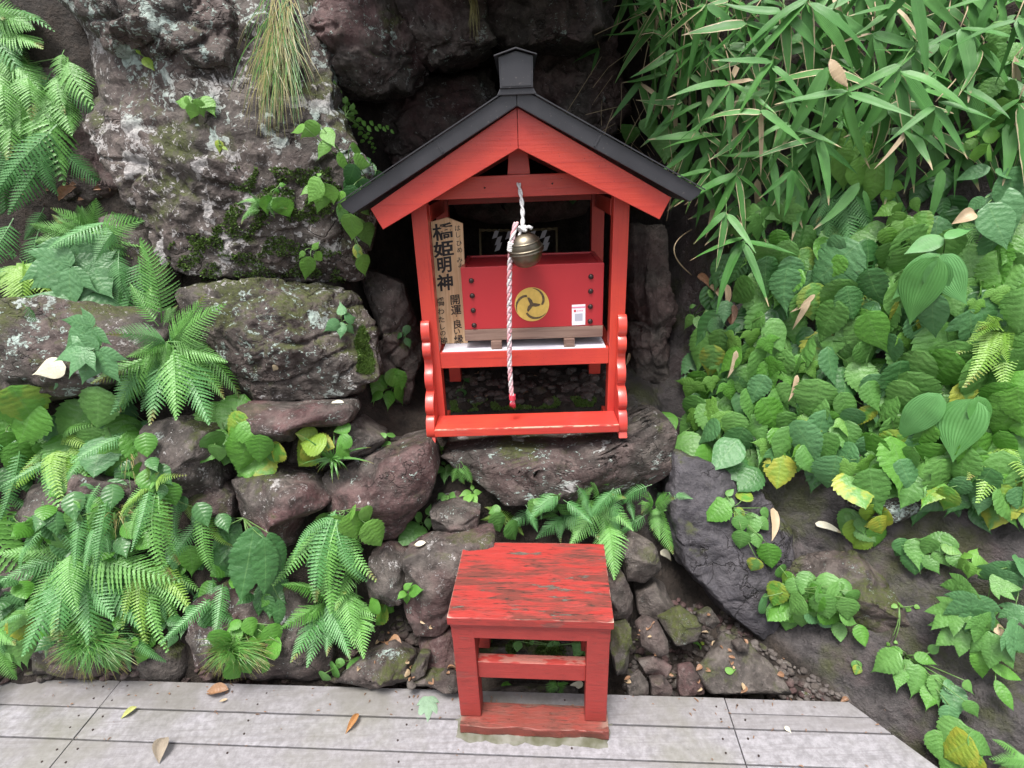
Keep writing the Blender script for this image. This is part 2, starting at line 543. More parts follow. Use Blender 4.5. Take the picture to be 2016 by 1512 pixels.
PAPER = mat_plain('white_paper', (.72, .70, .74), .7, 0, .3, 9, .05, (.6, .57, .64))
PEB = mat_plain('grey_brown_pebble', (.11, .095, .085), .75, 0, .4, 40, .4, (.055, .045, .042))
LABEL = mat_plain('sticker_white', (.82, .81, .84), .45)
LABEL_P = mat_plain('sticker_pink', (.75, .22, .34), .45)
LABEL_G = mat_plain('sticker_grey', (.45, .45, .52), .5)
PAPERD = mat_plain('shaded_paper', (.36, .35, .37), .8)  # white paper greyed, the shade of the recess put into its colour
STRAW = mat_plain('straw', (.15, .12, .07), .85, 0, .2, 60, .3)
CEM = mat_plain('mossy_mortar', (.18, .175, .15), .9, 0, .2, 18, .8, (.08, .08, .05))

L_CARPET = mat_leaf('leaf_carpet', (.088, .225, .048), (.140, .31, .075), yellow=.06)
L_LIGHT = mat_leaf('leaf_light', (.14, .32, .05), (.18, .38, .08), yellow=.03, transl=.3)
L_BRIGHT = mat_leaf('leaf_bright', (.085, .25, .032), (.13, .33, .05), yellow=.08, transl=.3)
L_YELLOW = mat_leaf('leaf_yellowing', (.19, .33, .04), (.28, .38, .05), yellow=.5, transl=.3)
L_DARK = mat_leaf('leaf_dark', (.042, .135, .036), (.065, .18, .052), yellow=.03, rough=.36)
L_BLUE = mat_leaf('leaf_bluish', (.075, .20, .07), (.105, .25, .10), yellow=.0)
L_BAMBOO = mat_leaf('leaf_bamboo', (.055, .18, .036), (.105, .28, .065), vein='parallel', drytip=True, veinc=(.14, .3, .1))
L_LILY = mat_leaf('leaf_lily', (.09, .26, .06), (.12, .31, .10), vein='parallel', veinc=(.17, .36, .12))
L_FERN = mat_leaf('leaf_fern', (.095, .27, .045), (.15, .36, .075), vein='mid', transl=.25, spots=False)
L_FERNY = mat_leaf('leaf_fern_yellow', (.16, .33, .04), (.22, .38, .06), vein='mid', transl=.28, spots=False)
L_FERND = mat_leaf('leaf_fern_blue', (.07, .225, .055), (.105, .28, .085), vein='mid', transl=.22, spots=False)
L_DRY = mat_leaf('leaf_dry_tan', (.42, .31, .19), (.52, .42, .28), vein='parallel', veinc=(.3, .2, .1), transl=.1)
L_DRYP = mat_leaf('leaf_dry_pale', (.62, .58, .44), (.68, .64, .5), vein='mid', veinc=(.4, .35, .25), transl=.1)
L_DRYB = mat_leaf('leaf_dry_brown', (.22, .12, .07), (.32, .18, .1), vein='pinnate', veinc=(.2, .1, .05), transl=.1)
GRASS = mat_leaf('grass_blade', (.09, .24, .05), (.12, .28, .06), vein='mid', transl=.25, spots=False)
GRASSY = mat_leaf('grass_blade_straw', (.30, .28, .10), (.36, .30, .15), vein='mid', transl=.2, spots=False)
STEM = mat_plain('green_stem', (.10, .19, .05), .5)
CANE = mat_plain('dry_cane', (.34, .26, .16), .7)

# ------------------------------------------------------------------ terrain
XK = [-3.4, -1.7, -.95, -.6, -.36, -.1, .25, .46, .60, .80, 1.0, 1.5, 2.2, 3.4]
LEFT = [(1.0, -.3), (1.24, -.2), (1.30, .0), (1.38, .2), (1.46, .4), (1.54, .6), (1.64, .8), (1.74, 1.0), (1.86, 1.25), (2.0, 1.6), (2.12, 2.0), (2.4, 2.7)]
MIDL = [(1.0, -.3), (1.25, -.2), (1.33, -.03), (1.42, .16), (1.52, .36), (1.62, .55), (1.74, .75), (1.86, 1.0), (1.95, 1.25), (2.05, 1.6), (2.15, 2.0), (2.4, 2.7)]
ALC0 = [(1.0, -.3), (1.28, -.2), (1.36, -.05), (1.46, .1), (1.56, .28), (1.68, .45), (1.9, .6), (2.5, .72), (2.8, 1.0), (2.85, 1.4), (2.5, 1.8), (2.0, 2.7)]
ALC1 = [(1.0, -.3), (1.3, -.12), (1.42, -.02), (1.55, .16), (1.64, .36), (1.75, .55), (2.1, .66), (2.7, .74), (3.1, 1.0), (3.15, 1.4), (2.7, 1.8), (2.0, 2.7)]
DARK = [(1.0, -.3), (1.28, -.1), (1.45, -.02), (1.62, .1), (1.80, .3), (1.98, .5), (2.2, .7), (2.5, .95), (2.65, 1.2), (2.6, 1.5), (2.35, 1.85), (1.95, 2.7)]
SLP0 = [(1.0, -.3), (1.22, -.1), (1.38, -.01), (1.5, .1), (1.6, .25), (1.7, .42), (1.8, .6), (1.88, .82), (1.96, 1.1), (2.04, 1.45), (2.12, 1.9), (2.35, 2.7)]
SLP1 = [(.9, -.3), (1.1, -.1), (1.2, .0), (1.32, .1), (1.44, .23), (1.54, .38), (1.64, .55), (1.73, .75), (1.82, 1.05), (1.92, 1.4), (2.02, 1.85), (2.3, 2.7)]
SLP2 = [(.5, -.3), (.66, -.05), (.76, .1), (.9, .2), (1.05, .32), (1.17, .46), (1.28, .62), (1.4, .82), (1.52, 1.1), (1.65, 1.4), (1.8, 1.85), (2.2, 2.7)]
SLP3 = [(.1, -.3), (.3, .0), (.42, .2), (.55, .32), (.7, .45), (.85, .6), (.98, .75), (1.1, .95), (1.25, 1.2), (1.42, 1.5), (1.65, 1.9), (2.1, 2.7)]
KEYS = [LEFT, LEFT, MIDL, MIDL, ALC0, ALC1, ALC1, ALC1, DARK, SLP0, SLP1, SLP2, SLP3, SLP3]
KA = np.array(KEYS, dtype=float)            # (cols, 12, 2)

def smooth_interp(xs, xk):
    """monotone-ish cosine-eased weights between columns"""
    j = np.clip(np.searchsorted(xk, xs) - 1, 0, len(xk) - 2)
    t = (xs - np.array(xk)[j]) / (np.array(xk)[j + 1] - np.array(xk)[j])
    return j, t

def build_terrain():
    nx, ns = 300, 190
    xs = np.concatenate([np.linspace(-3.4, -1.75, 16)[:-1], np.linspace(-1.75, 1.9, nx), np.linspace(1.9, 3.4, 14)[1:]])
    ss = np.linspace(0, 11, ns)
    j, t = smooth_interp(xs, XK)
    cols = KA[j] * (1 - t)[:, None, None] + KA[j + 1] * t[:, None, None]   # (nx,12,2)
    s0 = np.clip(ss.astype(int), 0, 10)
    ft = ss - s0
    # Catmull-Rom along the profile
    def at(k):
        return cols[:, np.clip(k, 0, 11), :]
    p0, p1, p2, p3 = at(s0 - 1), at(s0), at(s0 + 1), at(s0 + 2)
    f = ft[None, :, None]
    P = .5 * (2 * p1 + (p2 - p0) * f + (2 * p0 - 5 * p1 + 4 * p2 - p3) * f ** 2 + (3 * p1 - p0 - 3 * p2 + p3) * f ** 3)
    V, RKY = [], []
    for i, x in enumerate(xs):
        for k in range(ns):
            y, z = P[i, k]
            p = Vector((x, y, z))
            d = noise.fractal(p * 2.6, 1., 2., 3) * .045 + noise.fractal(p * 9 + Vector((5, 1, 2)), .9, 2., 4) * .016
            rk = max(0., min(1., (x - .42) / .12)) * max(0., min(1., (1.25 - z) / .2))
            rd = abs(noise.noise(p * 5.)) * .03
            d = d * (1 - .35 * rk) - rd * rk
            q = p + Vector((0, -d * .8, d * .6))
            if rk > 0:
                pv = Vector((x * 4.2 + z * 1.5, y * 3., z * 5. - x * 2.)) + noise.noise_vector(p * 4) * .25
                di, ce = noise.voronoi(pv)
                hv = noise.noise_vector(ce[0] * 7.31)
                e = min(1., (di[1] - di[0]) / .2)
                dd = rk * (hv.x * .022 * e + (pv - ce[0]).dot(hv) * .030 - (1 - e) ** 2 * .012 + noise.fractal(p * 22, .8, 2., 3) * .006)
                q = q + Vector((0, -dd * .75, dd * .65))
            V.append(q)
            fl = max(0., min(1., (x - .38) / .1)) * max(0., min(1., (x * .62 + z * .9 - .50 + noise.noise(p * 6) * .05) / .06))
            RKY.append(fl * max(0., min(1., (1.6 - z) / .3)))
    nxx = len(xs)
    # far margins: a plateau on top and the ground under and before the deck
    F = [(i * ns + k, (i + 1) * ns + k, (i + 1) * ns + k + 1, i * ns + k + 1) for i in range(nxx - 1) for k in range(ns - 1)]
    def skirt(kk, pts):
        nonlocal V, F, RKY
        prev = [i * ns + kk for i in range(nxx)]
        for (y, z) in pts:
            cur = []
            for i, x in enumerate(xs):
                cur.append(len(V)); V.append(Vector((x * (1 if abs(x) < 3 else 1), y, z))); RKY.append(0)
            for i in range(nxx - 1):
                a, b, c, d = prev[i], prev[i + 1], cur[i + 1], cur[i]
                F.append((a, d, c, b) if kk == 0 else (a, b, c, d))
            prev = cur
    skirt(0, [(0, -.35), (-8, -.4)])
    skirt(ns - 1, [(3.2, 3.1), (8, 4.2)])
    me = mesh('earth_bank', V, F, SOIL, True)
    at_ = me.attributes.new('rocky', 'FLOAT', 'POINT')
    at_.data.foreach_set('value', RKY)
    o = link('ground', me)
    o['kind'] = 'structure'
    return V, F

HV, HF = [], []
def hits_add(V, F):
    o = len(HV)
    HV.extend([Vector(v) for v in V])
    HF.extend([tuple(i + o for i in f) for f in F])

_v, _fc = build_terrain()
hits_add(_v, _fc)
far = link('ground_plane', mesh('ground_plane', [(-150, -150, -.6), (150, -150, -.6), (150, 150, -.6), (-150, 150, -.6)], [(0, 1, 2, 3)], SOIL))
far.name = 'terrain'
far['kind'] = 'structure'

# ------------------------------------------------------------------ rocks
_ico = {}
def ico(sub):
    if sub not in _ico:
        bm = bmesh.new()
        bmesh.ops.create_icosphere(bm, subdivisions=sub, radius=1)
        bm.verts.ensure_lookup_table()
        V = np.array([v.co[:] for v in bm.verts])
        F = [tuple(v.index for v in f.verts) for f in bm.faces]
        bm.free()
        _ico[sub] = (V, F)
    return _ico[sub]

def rock(label, pts, Y, k=.25, front=.12, back=.25, facets=12, seed=1, sub=6, rough=.014, red=.4, moss=.3, lichen=.3, wet=.2,
         name='boulder', cat='boulder', group=None, flat=.62, hit=True, cut=(.48, .86), frac=.36, ff=4.):
    """a boulder whose silhouette from the front is pts; lies about the plane y = Y + k (z - zc); has its own front bulge and back"""
    R = random.Random(seed)
    mid = ray(sum(p[0] for p in pts) / len(pts), sum(p[1] for p in pts) / len(pts))
    zc = CAM_Z + mid.z * Y / mid.y
    n = Vector((0, -1, k)).normalized()
    e1 = Vector((1, 0, 0))
    e2 = Vector((0, k, 1)).normalized()
    o = Vector((0, Y, zc))
    P2 = []
    for px, py in pts:
        d = ray(px, py)
        t = (o - CAM).dot(n) / d.dot(n)
        w = CAM + d * t - o
        P2.append((w.dot(e1), w.dot(e2)))
    P2 = np.array(P2)
    cen = P2.mean(0)
    dens = np.concatenate([P2[i] + (np.roll(P2, -1, 0)[i] - P2[i]) * np.linspace(0, 1, 12, endpoint=False)[:, None] for i in range(len(P2))]) - cen
    ang = np.arctan2(dens[:, 1], dens[:, 0]); rad = np.hypot(dens[:, 0], dens[:, 1])
    idx = np.argsort(ang); ang, rad = ang[idx], rad[idx]
    S, F = ico(sub)
    r = np.hypot(S[:, 0], S[:, 1])
    th = np.arctan2(S[:, 1], S[:, 0])
    q = np.power(np.clip(r, 0, 1), flat)
    Pn = np.stack([q * np.cos(th), q * np.sin(th), np.where(S[:, 2] >= 0, np.abs(S[:, 2]) ** .8, -np.abs(S[:, 2]))], 1)
    for i in range(facets):
        v = np.array([R.uniform(-.85, .85), R.uniform(-.85, .85), R.uniform(.5, 1.1)])
        v /= np.linalg.norm(v)
        lim = R.uniform(*cut)
        dd = Pn @ v - lim
        Pn = Pn - np.where(dd > 0, dd, 0)[:, None] * v * .96
    Rr = np.interp(th, np.concatenate([ang - 2 * np.pi, ang, ang + 2 * np.pi]), np.tile(rad, 3))
    base = o + e1 * cen[0] + e2 * cen[1]
    dep = np.where(Pn[:, 2] >= 0, Pn[:, 2] * front, Pn[:, 2] * back)
    E = np.array([e1[:], e2[:], n[:]])
    Wd = np.array(base[:]) + (Pn[:, :1] * Rr[:, None]) * E[0] + (Pn[:, 1:2] * Rr[:, None]) * E[1] + dep[:, None] * E[2]
    out = S @ E
    V = []
    off = Vector((seed * 1.7, seed * .3, 0))
    for a, b in zip(Wd, out):
        p = Vector(a)
        ps = Vector((p.x * .8 + p.z * .6, p.y, p.z * .8 - p.x * .6))                 # bedding dips to one side
        lay = noise.noise(Vector((ps.x * 2.2, ps.y * 5, ps.z * 11)) + off)
        d = noise.fractal(p * 8 + off, .9, 2., 4) * rough * .8 + noise.fractal(p * 30 + off, .75, 2., 4) * rough * .4 + lay * rough * .6
        if frac:
            pv = Vector((ps.x * ff, ps.y * ff, ps.z * ff * 1.5)) + noise.noise_vector(p * 4) * .3 + off
            dist, cell = noise.voronoi(pv)
            h = noise.noise_vector(cell[0] * 7.31)
            e = min(1., (dist[1] - dist[0]) / .22)
            d += frac * rough * (h.x * 1.5 * e + (pv - cell[0]).dot(h) * .9 - (1 - e) ** 2 * .9)
        rg = 1 - abs(noise.noise(p * Vector((6, 6, 15)) + off) if False else noise.noise(Vector((p.x * 6, p.y * 6, p.z * 13)) + off)) * 6
        if rg > 0:
            d -= rg * rough * .9
        V.append(p + Vector(b) * d)
    loc = base + Vector((0, 0, 0))
    me = mesh(name, [v - loc for v in V], F, ROCK, True)
    ob = link(name, me, None, loc)
    ob['red'], ob['moss'], ob['lichen'], ob['wet'] = float(red), float(moss), float(lichen), float(wet)
    tag(ob, label, cat, group)
    me.polygons.foreach_set('use_smooth', [True] * len(me.polygons))
    if hit:
        hits_add(V, F)
    return ob

rock('huge lichen-spotted dark outcrop filling the upper left, ferns at its left', [(85, -40), (330, -60), (640, -60), (662, 60), (660, 200), (728, 330), (733, 430), (700, 545), (560, 556), (430, 548), (335, 530), (285, 440), (225, 340), (150, 240), (172, 160), (150, 60)], 1.93, .3, .17, .35, 20, 3, 7, .017, .2, .62, 1., .1, flat=.42, cut=(.62, .9), frac=.3, ff=2.2)
rock('leaning dark slab at the top edge above a diagonal crack in the outcrop', [(60, -60), (250, -70), (420, -60), (470, 60), (450, 130), (330, 140), (220, 110), (120, 20)], 1.93, .3, .16, .3, 9, 9, 6, .022, .3, .2, .95, .1, flat=.5)
rock('reddish overhanging rock left of the roof ridge, at the top edge', [(610, -60), (770, -60), (805, 30), (835, 125), (800, 175), (735, 192), (650, 185), (620, 60)], 2.08, .05, .16, .4, 12, 5, 6, .020, .8, .2, .3, .1, flat=.45)
rock('dark brown overhanging block directly above and left of the ridge cap', [(690, -60), (955, -60), (978, 75), (930, 105), (870, 125), (812, 118), (730, 65)], 2.14, .0, .12, .5, 12, 6, 6, .020, .6, .1, .25, .1, flat=.45)
rock('dark shadowed rock lip at the top edge right of the ridge cap', [(930, -60), (1240, -60), (1225, 40), (1150, 84), (1000, 90), (945, 50)], 2.2, .0, .12, .5, 12, 8, 6, .020, .5, .1, .2, .1, flat=.45)
rock('rust red recessed rock face behind the left roof slope', [(760, 130), (975, 110), (1000, 240), (880, 380), (770, 330), (720, 250), (735, 185)], 2.42, .0, .12, .4, 12, 12, 6, .026, .9, .1, .2, .1)
rock('dark recessed rock behind the right roof slope', [(985, 80), (1215, 70), (1250, 220), (1180, 330), (1030, 300), (985, 220)], 2.5, .0, .12, .4, 12, 14, 6, .026, .6, .1, .1, .1)
rock('rounded grey boulder with white lichen streaks left of the shrine', [(345, 575), (400, 552), (480, 545), (570, 545), (680, 560), (735, 640), (748, 740), (700, 775), (600, 795), (500, 805), (455, 770), (430, 700), (360, 620)], 1.74, .3, .16, .3, 20, 21, 7, .015, .2, .75, .7, .1, flat=.62)
rock('flat purple ledge stone under the white-streaked boulder', [(470, 795), (560, 800), (690, 792), (704, 812), (690, 832), (600, 838), (585, 862), (520, 880), (480, 850)], 1.6, .2, .12, .25, 10, 22, 5, .008, 1., .1, .3, .1, cut=(.7, .95))
rock('long dark mossy boulder at the left edge carrying a pale fallen leaf', [(-60, 590), (90, 580), (290, 600), (330, 650), (300, 740), (190, 775), (60, 800), (-60, 815)], 1.62, .3, .13, .3, 10, 23, 5, .013, .3, .6, .6, .1)
rock('small rounded tan boulder between the ferns, left wall', [(285, 835), (350, 822), (420, 845), (425, 915), (440, 960), (380, 985), (310, 950), (285, 900)], 1.53, .25, .12, .25, 8, 24, 5, .009, .2, .5, .5, .1, cut=(.7, .95))
rock('narrow brown stone wedged under the tan boulder', [(330, 940), (430, 950), (462, 975), (460, 1015), (400, 1030), (330, 1010)], 1.5, .2, .09, .2, 8, 25, 5, .008, .4, .3, .3, .1)
rock('purple angular block with a lichen patch left of a spiky grass tuft', [(455, 945), (530, 932), (615, 945), (655, 985), (600, 1015), (585, 1065), (555, 1075), (510, 1050), (475, 1005)], 1.5, .2, .13, .25, 9, 26, 5, .008, 1., .25, .45, .1, cut=(.68, .95))
rock('large dark purple boulder just left of the shrine base', [(632, 935), (740, 893), (850, 862), (868, 920), (850, 980), (785, 1050), (720, 1062), (655, 1000)], 1.56, .15, .15, .3, 10, 27, 5, .010, .8, .15, .2, .15, cut=(.7, .95))
rock('dark stacked rock under the purple ledge, left of the purple boulder', [(560, 840), (700, 830), (760, 870), (740, 900), (640, 925), (560, 920)], 1.6, .2, .1, .25, 9, 28, 5, .010, .3, .3, .3, .1)
rock('broad purple-grey stone leaning against the left side of the stool', [(795, 1090), (860, 1060), (975, 1048), (985, 1110), (920, 1180), (870, 1245), (815, 1245), (792, 1180)], 1.38, .2, .09, .2, 9, 29, 5, .008, .75, .2, .35, .1, cut=(.72, .96))
rock('low rounded brown stone between purple boulder and center ferns', [(845, 1005), (890, 992), (945, 1005), (940, 1045), (890, 1056), (848, 1042)], 1.5, .2, .08, .2, 6, 30, 5, .007, .7, .2, .2, .1)
rock('small dark purple stone beside the right-hand ferns of the left wall', [(722, 1105), (760, 1080), (798, 1100), (805, 1170), (770, 1190), (722, 1185)], 1.4, .2, .09, .2, 7, 31, 5, .007, .8, .1, .35, .1)
rock('broad lichen-flecked base stone carrying the red shrine', [(862, 890), (985, 872), (1110, 876), (1240, 858), (1308, 818), (1336, 852), (1318, 930), (1255, 970), (1100, 978), (985, 985), (920, 935)], 1.66, .1, .11, .55, 6, 40, 6, .010, .45, .25, .55, .1, flat=.5, cut=(.75, .95))
rock('smooth round dark grey boulder touching the deck edge at left', [(268, 1300), (285, 1268), (325, 1258), (362, 1275), (373, 1310), (366, 1338), (275, 1336)], 1.345, .1, .05, .10, 0, 41, 5, .002, 0, .3, .0, .1, flat=.9, frac=0)
rock('wide grey stone at the deck edge left of the stool', [(655, 1345), (700, 1305), (770, 1275), (815, 1300), (830, 1350), (750, 1362)], 1.24, .4, .08, .15, 7, 42, 5, .006, .2, .3, .2, .1)
rock('red-brown stone half hidden behind the left stool leg', [(815, 1275), (890, 1240), (910, 1300), (890, 1345), (830, 1340)], 1.28, .3, .07, .15, 7, 43, 4, .006, .8, .1, .1, .1)
rock('flat grey slab at deck edge against the left stool leg', [(800, 1340), (850, 1318), (905, 1325), (905, 1362), (815, 1362)], 1.21, .5, .04, .1, 7, 44, 4, .004, .2, .3, .1, .1)
rock('purple rock with white lichen beside the small deck grass tuft', [(365, 1200), (420, 1170), (480, 1200), (470, 1290), (420, 1350), (360, 1345)], 1.3, .2, .08, .2, 9, 45, 5, .008, .7, .2, .5, .1)
rock('dark rock behind the deck between fern and small-leaved plant', [(440, 1180), (560, 1160), (640, 1230), (660, 1320), (600, 1350), (450, 1340)], 1.33, .3, .1, .2, 10, 46, 5, .010, .3, .4, .2, .1)
rock('mossy lower-left rock under the big ferns', [(40, 1190), (150, 1160), (260, 1190), (270, 1290), (200, 1330), (60, 1330)], 1.34, .3, .1, .2, 10, 47, 5, .010, .3, .6, .3, .1)
rock('lichen ledge at the left edge below the first fern row', [(-60, 1130), (60, 1115), (100, 1140), (90, 1185), (-60, 1195)], 1.37, .3, .09, .2, 8, 48, 5, .008, .1, .6, .5, .1)
rock('dark rock in the left wall under the broad leaves', [(30, 960), (150, 930), (260, 960), (280, 1060), (160, 1100), (20, 1060)], 1.47, .3, .1, .2, 10, 49, 5, .010, .4, .3, .3, .1)
rock('rounded grey stone under the fern tips right of the stool', [(1222, 1085), (1250, 1055), (1290, 1075), (1302, 1115), (1270, 1148), (1232, 1138)], 1.46, .3, .08, .15, 6, 50, 5, .006, .2, .15, .1, .1)
rock('dark angular stone below the rounded grey stone, right of the stool', [(1250, 1170), (1290, 1145), (1325, 1165), (1330, 1200), (1290, 1215), (1255, 1205)], 1.42, .3, .06, .15, 7, 51, 4, .005, .1, .1, .05, .2)
rock('dark tall stone in shade against the right side of the stool seat', [(1185, 1140), (1230, 1130), (1250, 1190), (1245, 1240), (1190, 1250)], 1.36, .3, .06, .15, 7, 52, 4, .006, .3, .2, .1, .2)
rock('smooth egg-shaped mauve cobble lying right of the stool', [(1250, 1225), (1268, 1210), (1295, 1222), (1314, 1260), (1316, 1285), (1295, 1293), (1262, 1272)], 1.30, .6, .04, .06, 0, 53, 4, .001, .35, .0, .0, .05, name='cobble', cat='stone', flat=.9)
rock('upright mossy yellow-green stone touching the right stool leg', [(1205, 1232), (1240, 1225), (1245, 1270), (1235, 1330), (1210, 1325), (1200, 1280)], 1.27, .3, .05, .08, 6, 54, 4, .004, .0, 1., .1, .05, name='stone', cat='stone', frac=.2)
rock('flat dark wet slab on the ground near the deck joint', [(1390, 1290), (1420, 1240), (1480, 1262), (1530, 1320), (1560, 1368), (1400, 1368), (1365, 1320)], 1.24, 1.4, .03, .1, 6, 55, 5, .004, .0, .25, .0, .45)
rock('small mauve pebble on top of the dark wet slab', [(1440, 1262), (1458, 1256), (1476, 1266), (1474, 1282), (1452, 1284)], 1.26, .8, .02, .03, 3, 56, 3, .001, .9, 0, .0, .0, name='pebble', cat='stone')
rock('brown pitted stone lodged at the foot of the bare rock slope', [(1372, 1205), (1400, 1195), (1418, 1225), (1405, 1240), (1375, 1225)], 1.34, .6, .03, .05, 5, 57, 4, .003, .1, .4, .1, .0, name='stone', cat='stone', frac=.2)
rock('mossy flat stone above the egg-shaped cobble', [(1290, 1210), (1340, 1190), (1385, 1225), (1375, 1265), (1330, 1275), (1310, 1240)], 1.34, .8, .03, .08, 6, 58, 4, .004, .0, .8, .1, .0, name='stone', cat='stone', frac=.2)
rock('square red-brown stone at the deck edge, nearest the right stool leg', [(1230, 1340), (1262, 1320), (1278, 1345), (1275, 1368), (1235, 1368)], 1.2, .6, .03, .05, 6, 59, 4, .003, 1., 0, 0, .05, name='stone', cat='stone', frac=.2)
rock('orange-brown rounded stone second from the stool along the deck edge', [(1280, 1335), (1305, 1330), (1325, 1352), (1322, 1369), (1282, 1369)], 1.2, .6, .03, .05, 6, 60, 4, .003, .8, .1, 0, .05, name='stone', cat='stone', frac=.2)
rock('long reddish stone behind the two deck-edge stones', [(1255, 1300), (1290, 1290), (1325, 1312), (1310, 1335), (1268, 1325)], 1.25, .6, .03, .05, 6, 61, 4, .003, 1., .1, 0, .05, name='stone', cat='stone', frac=.2)
rock('thin dark red stone against the left end of the wet slab', [(1335, 1310), (1362, 1305), (1385, 1340), (1390, 1369), (1335, 1369)], 1.22, .6, .03, .05, 6, 62, 4, .003, .9, .1, 0, .1, name='stone', cat='stone', frac=.2)
rock('tan wedge stone at the deck edge left of the stool, beside an orange leaf', [(808, 1320), (828, 1282), (848, 1285), (838, 1325), (815, 1340)], 1.23, .4, .03, .05, 6, 63, 4, .002, .1, .4, .1, .0, name='stone', cat='stone', frac=.2)
rock('small slate blue pebble at the deck edge left of the stool', [(800, 1342), (812, 1338), (822, 1348), (815, 1356), (802, 1354)], 1.205, .4, .015, .02, 2, 64, 3, .0005, .0, 0, 0, .0, name='pebble', cat='stone')
rock('grey mossy stone lying beneath the stool seat', [(940, 1275), (1010, 1262), (1150, 1268), (1160, 1300), (1040, 1312), (945, 1305)], 1.36, .6, .06, .1, 7, 65, 5, .006, .0, .8, .1, .0)
rock('low grey stone at the deck edge beneath the stool', [(945, 1362), (1020, 1350), (1140, 1352), (1150, 1395), (950, 1392)], 1.22, .8, .03, .08, 6, 66, 4, .004, .0, .5, .05, .0)
rock('mossy mound rising from the bare rock slope at right', [(1560, 1120), (1600, 1085), (1680, 1080), (1770, 1115), (1825, 1180), (1810, 1260), (1740, 1275), (1640, 1240), (1570, 1180)], 1.33, .7, .10, .2, 10, 67, 5, .012, .2, .75, .1, .35)
rock('pale lichen-crusted rock poking out under the leaf carpet at right', [(1690, 1000), (1735, 960), (1800, 950), (1850, 975), (1840, 1010), (1780, 1030), (1720, 1020)], 1.42, .4, .08, .2, 8, 68, 5, .008, .0, .3, .8, .1)
rock('smooth dark rock rib right of the shrine base stone', [(1318, 880), (1370, 900), (1480, 950), (1560, 1050), (1570, 1200), (1500, 1260), (1420, 1200), (1340, 1110), (1315, 1000)], 1.53, .55, .07, .3, 8, 69, 6, .010, .1, .25, .0, .5, frac=.5, cut=(.75, .97))
COL.objects[-1]['slate'] = 1.
rock('dark curved stone lintel in the recess behind the offertory box', [(885, 385), (960, 378), (1100, 378), (1168, 392), (1155, 425), (1080, 440), (960, 440), (900, 425)], 2.38, .0, .1, .15, 4, 70, 5, .006, .7, 0, .0, .3)
rock('dark rock wall in the hollow between the top left fern and the outcrop', [(20, 90), (110, 120), (200, 220), (280, 400), (180, 420), (60, 400), (-40, 330), (-40, 150)], 2.02, .3, .08, .3, 12, 72, 6, .018, .6, .1, .2, .1)
rock('brown rock behind the feathery fern on the left bank', [(200, 430), (300, 430), (350, 540), (330, 600), (240, 600), (180, 540)], 1.86, .3, .08, .3, 10, 73, 5, .014, .4, .4, .3, .1)
rock('dark rock in the shadowed gap left of the front shrine post', [(700, 520), (790, 560), (830, 700), (800, 800), (740, 780), (740, 640)], 1.98, .2, .08, .3, 12, 74, 6, .018, .4, .3, .1, .1)
rock('dark rock deep in the gap right of the right shrine post', [(1235, 430), (1300, 440), (1330, 600), (1325, 840), (1270, 830), (1240, 700)], 2.16, .2, .08, .3, 12, 75, 6, .020, .5, .1, .0, .1)
rock('unseen overhanging rock added above the top edge to shade the dark recess', [(600, -420), (900, -480), (1300, -460), (1360, -200), (1250, -70), (950, -60), (660, -70), (590, -200)], 1.85, -.35, .25, .7, 10, 71, 5, .014, .5, .2, .2, .1)  # out of view, added to block the sky over the recess
N_GROUND = len(_fc)
BVH = BVHTree.FromPolygons(HV, HF)
def on_ground(px, py):
    return (BVH.ray_cast(CAM, ray(px, py).normalized())[2] or 0) < N_GROUND

def hit(px, py):
    d = ray(px, py).normalized()
    loc, n, i, t = BVH.ray_cast(CAM, d)
    if loc is None:
        t = 2.2
        return CAM + d * t, Vector((0, -1, 0)), t, d
    if n.dot(d) > 0:
        n = -n
    return loc, n, t, d

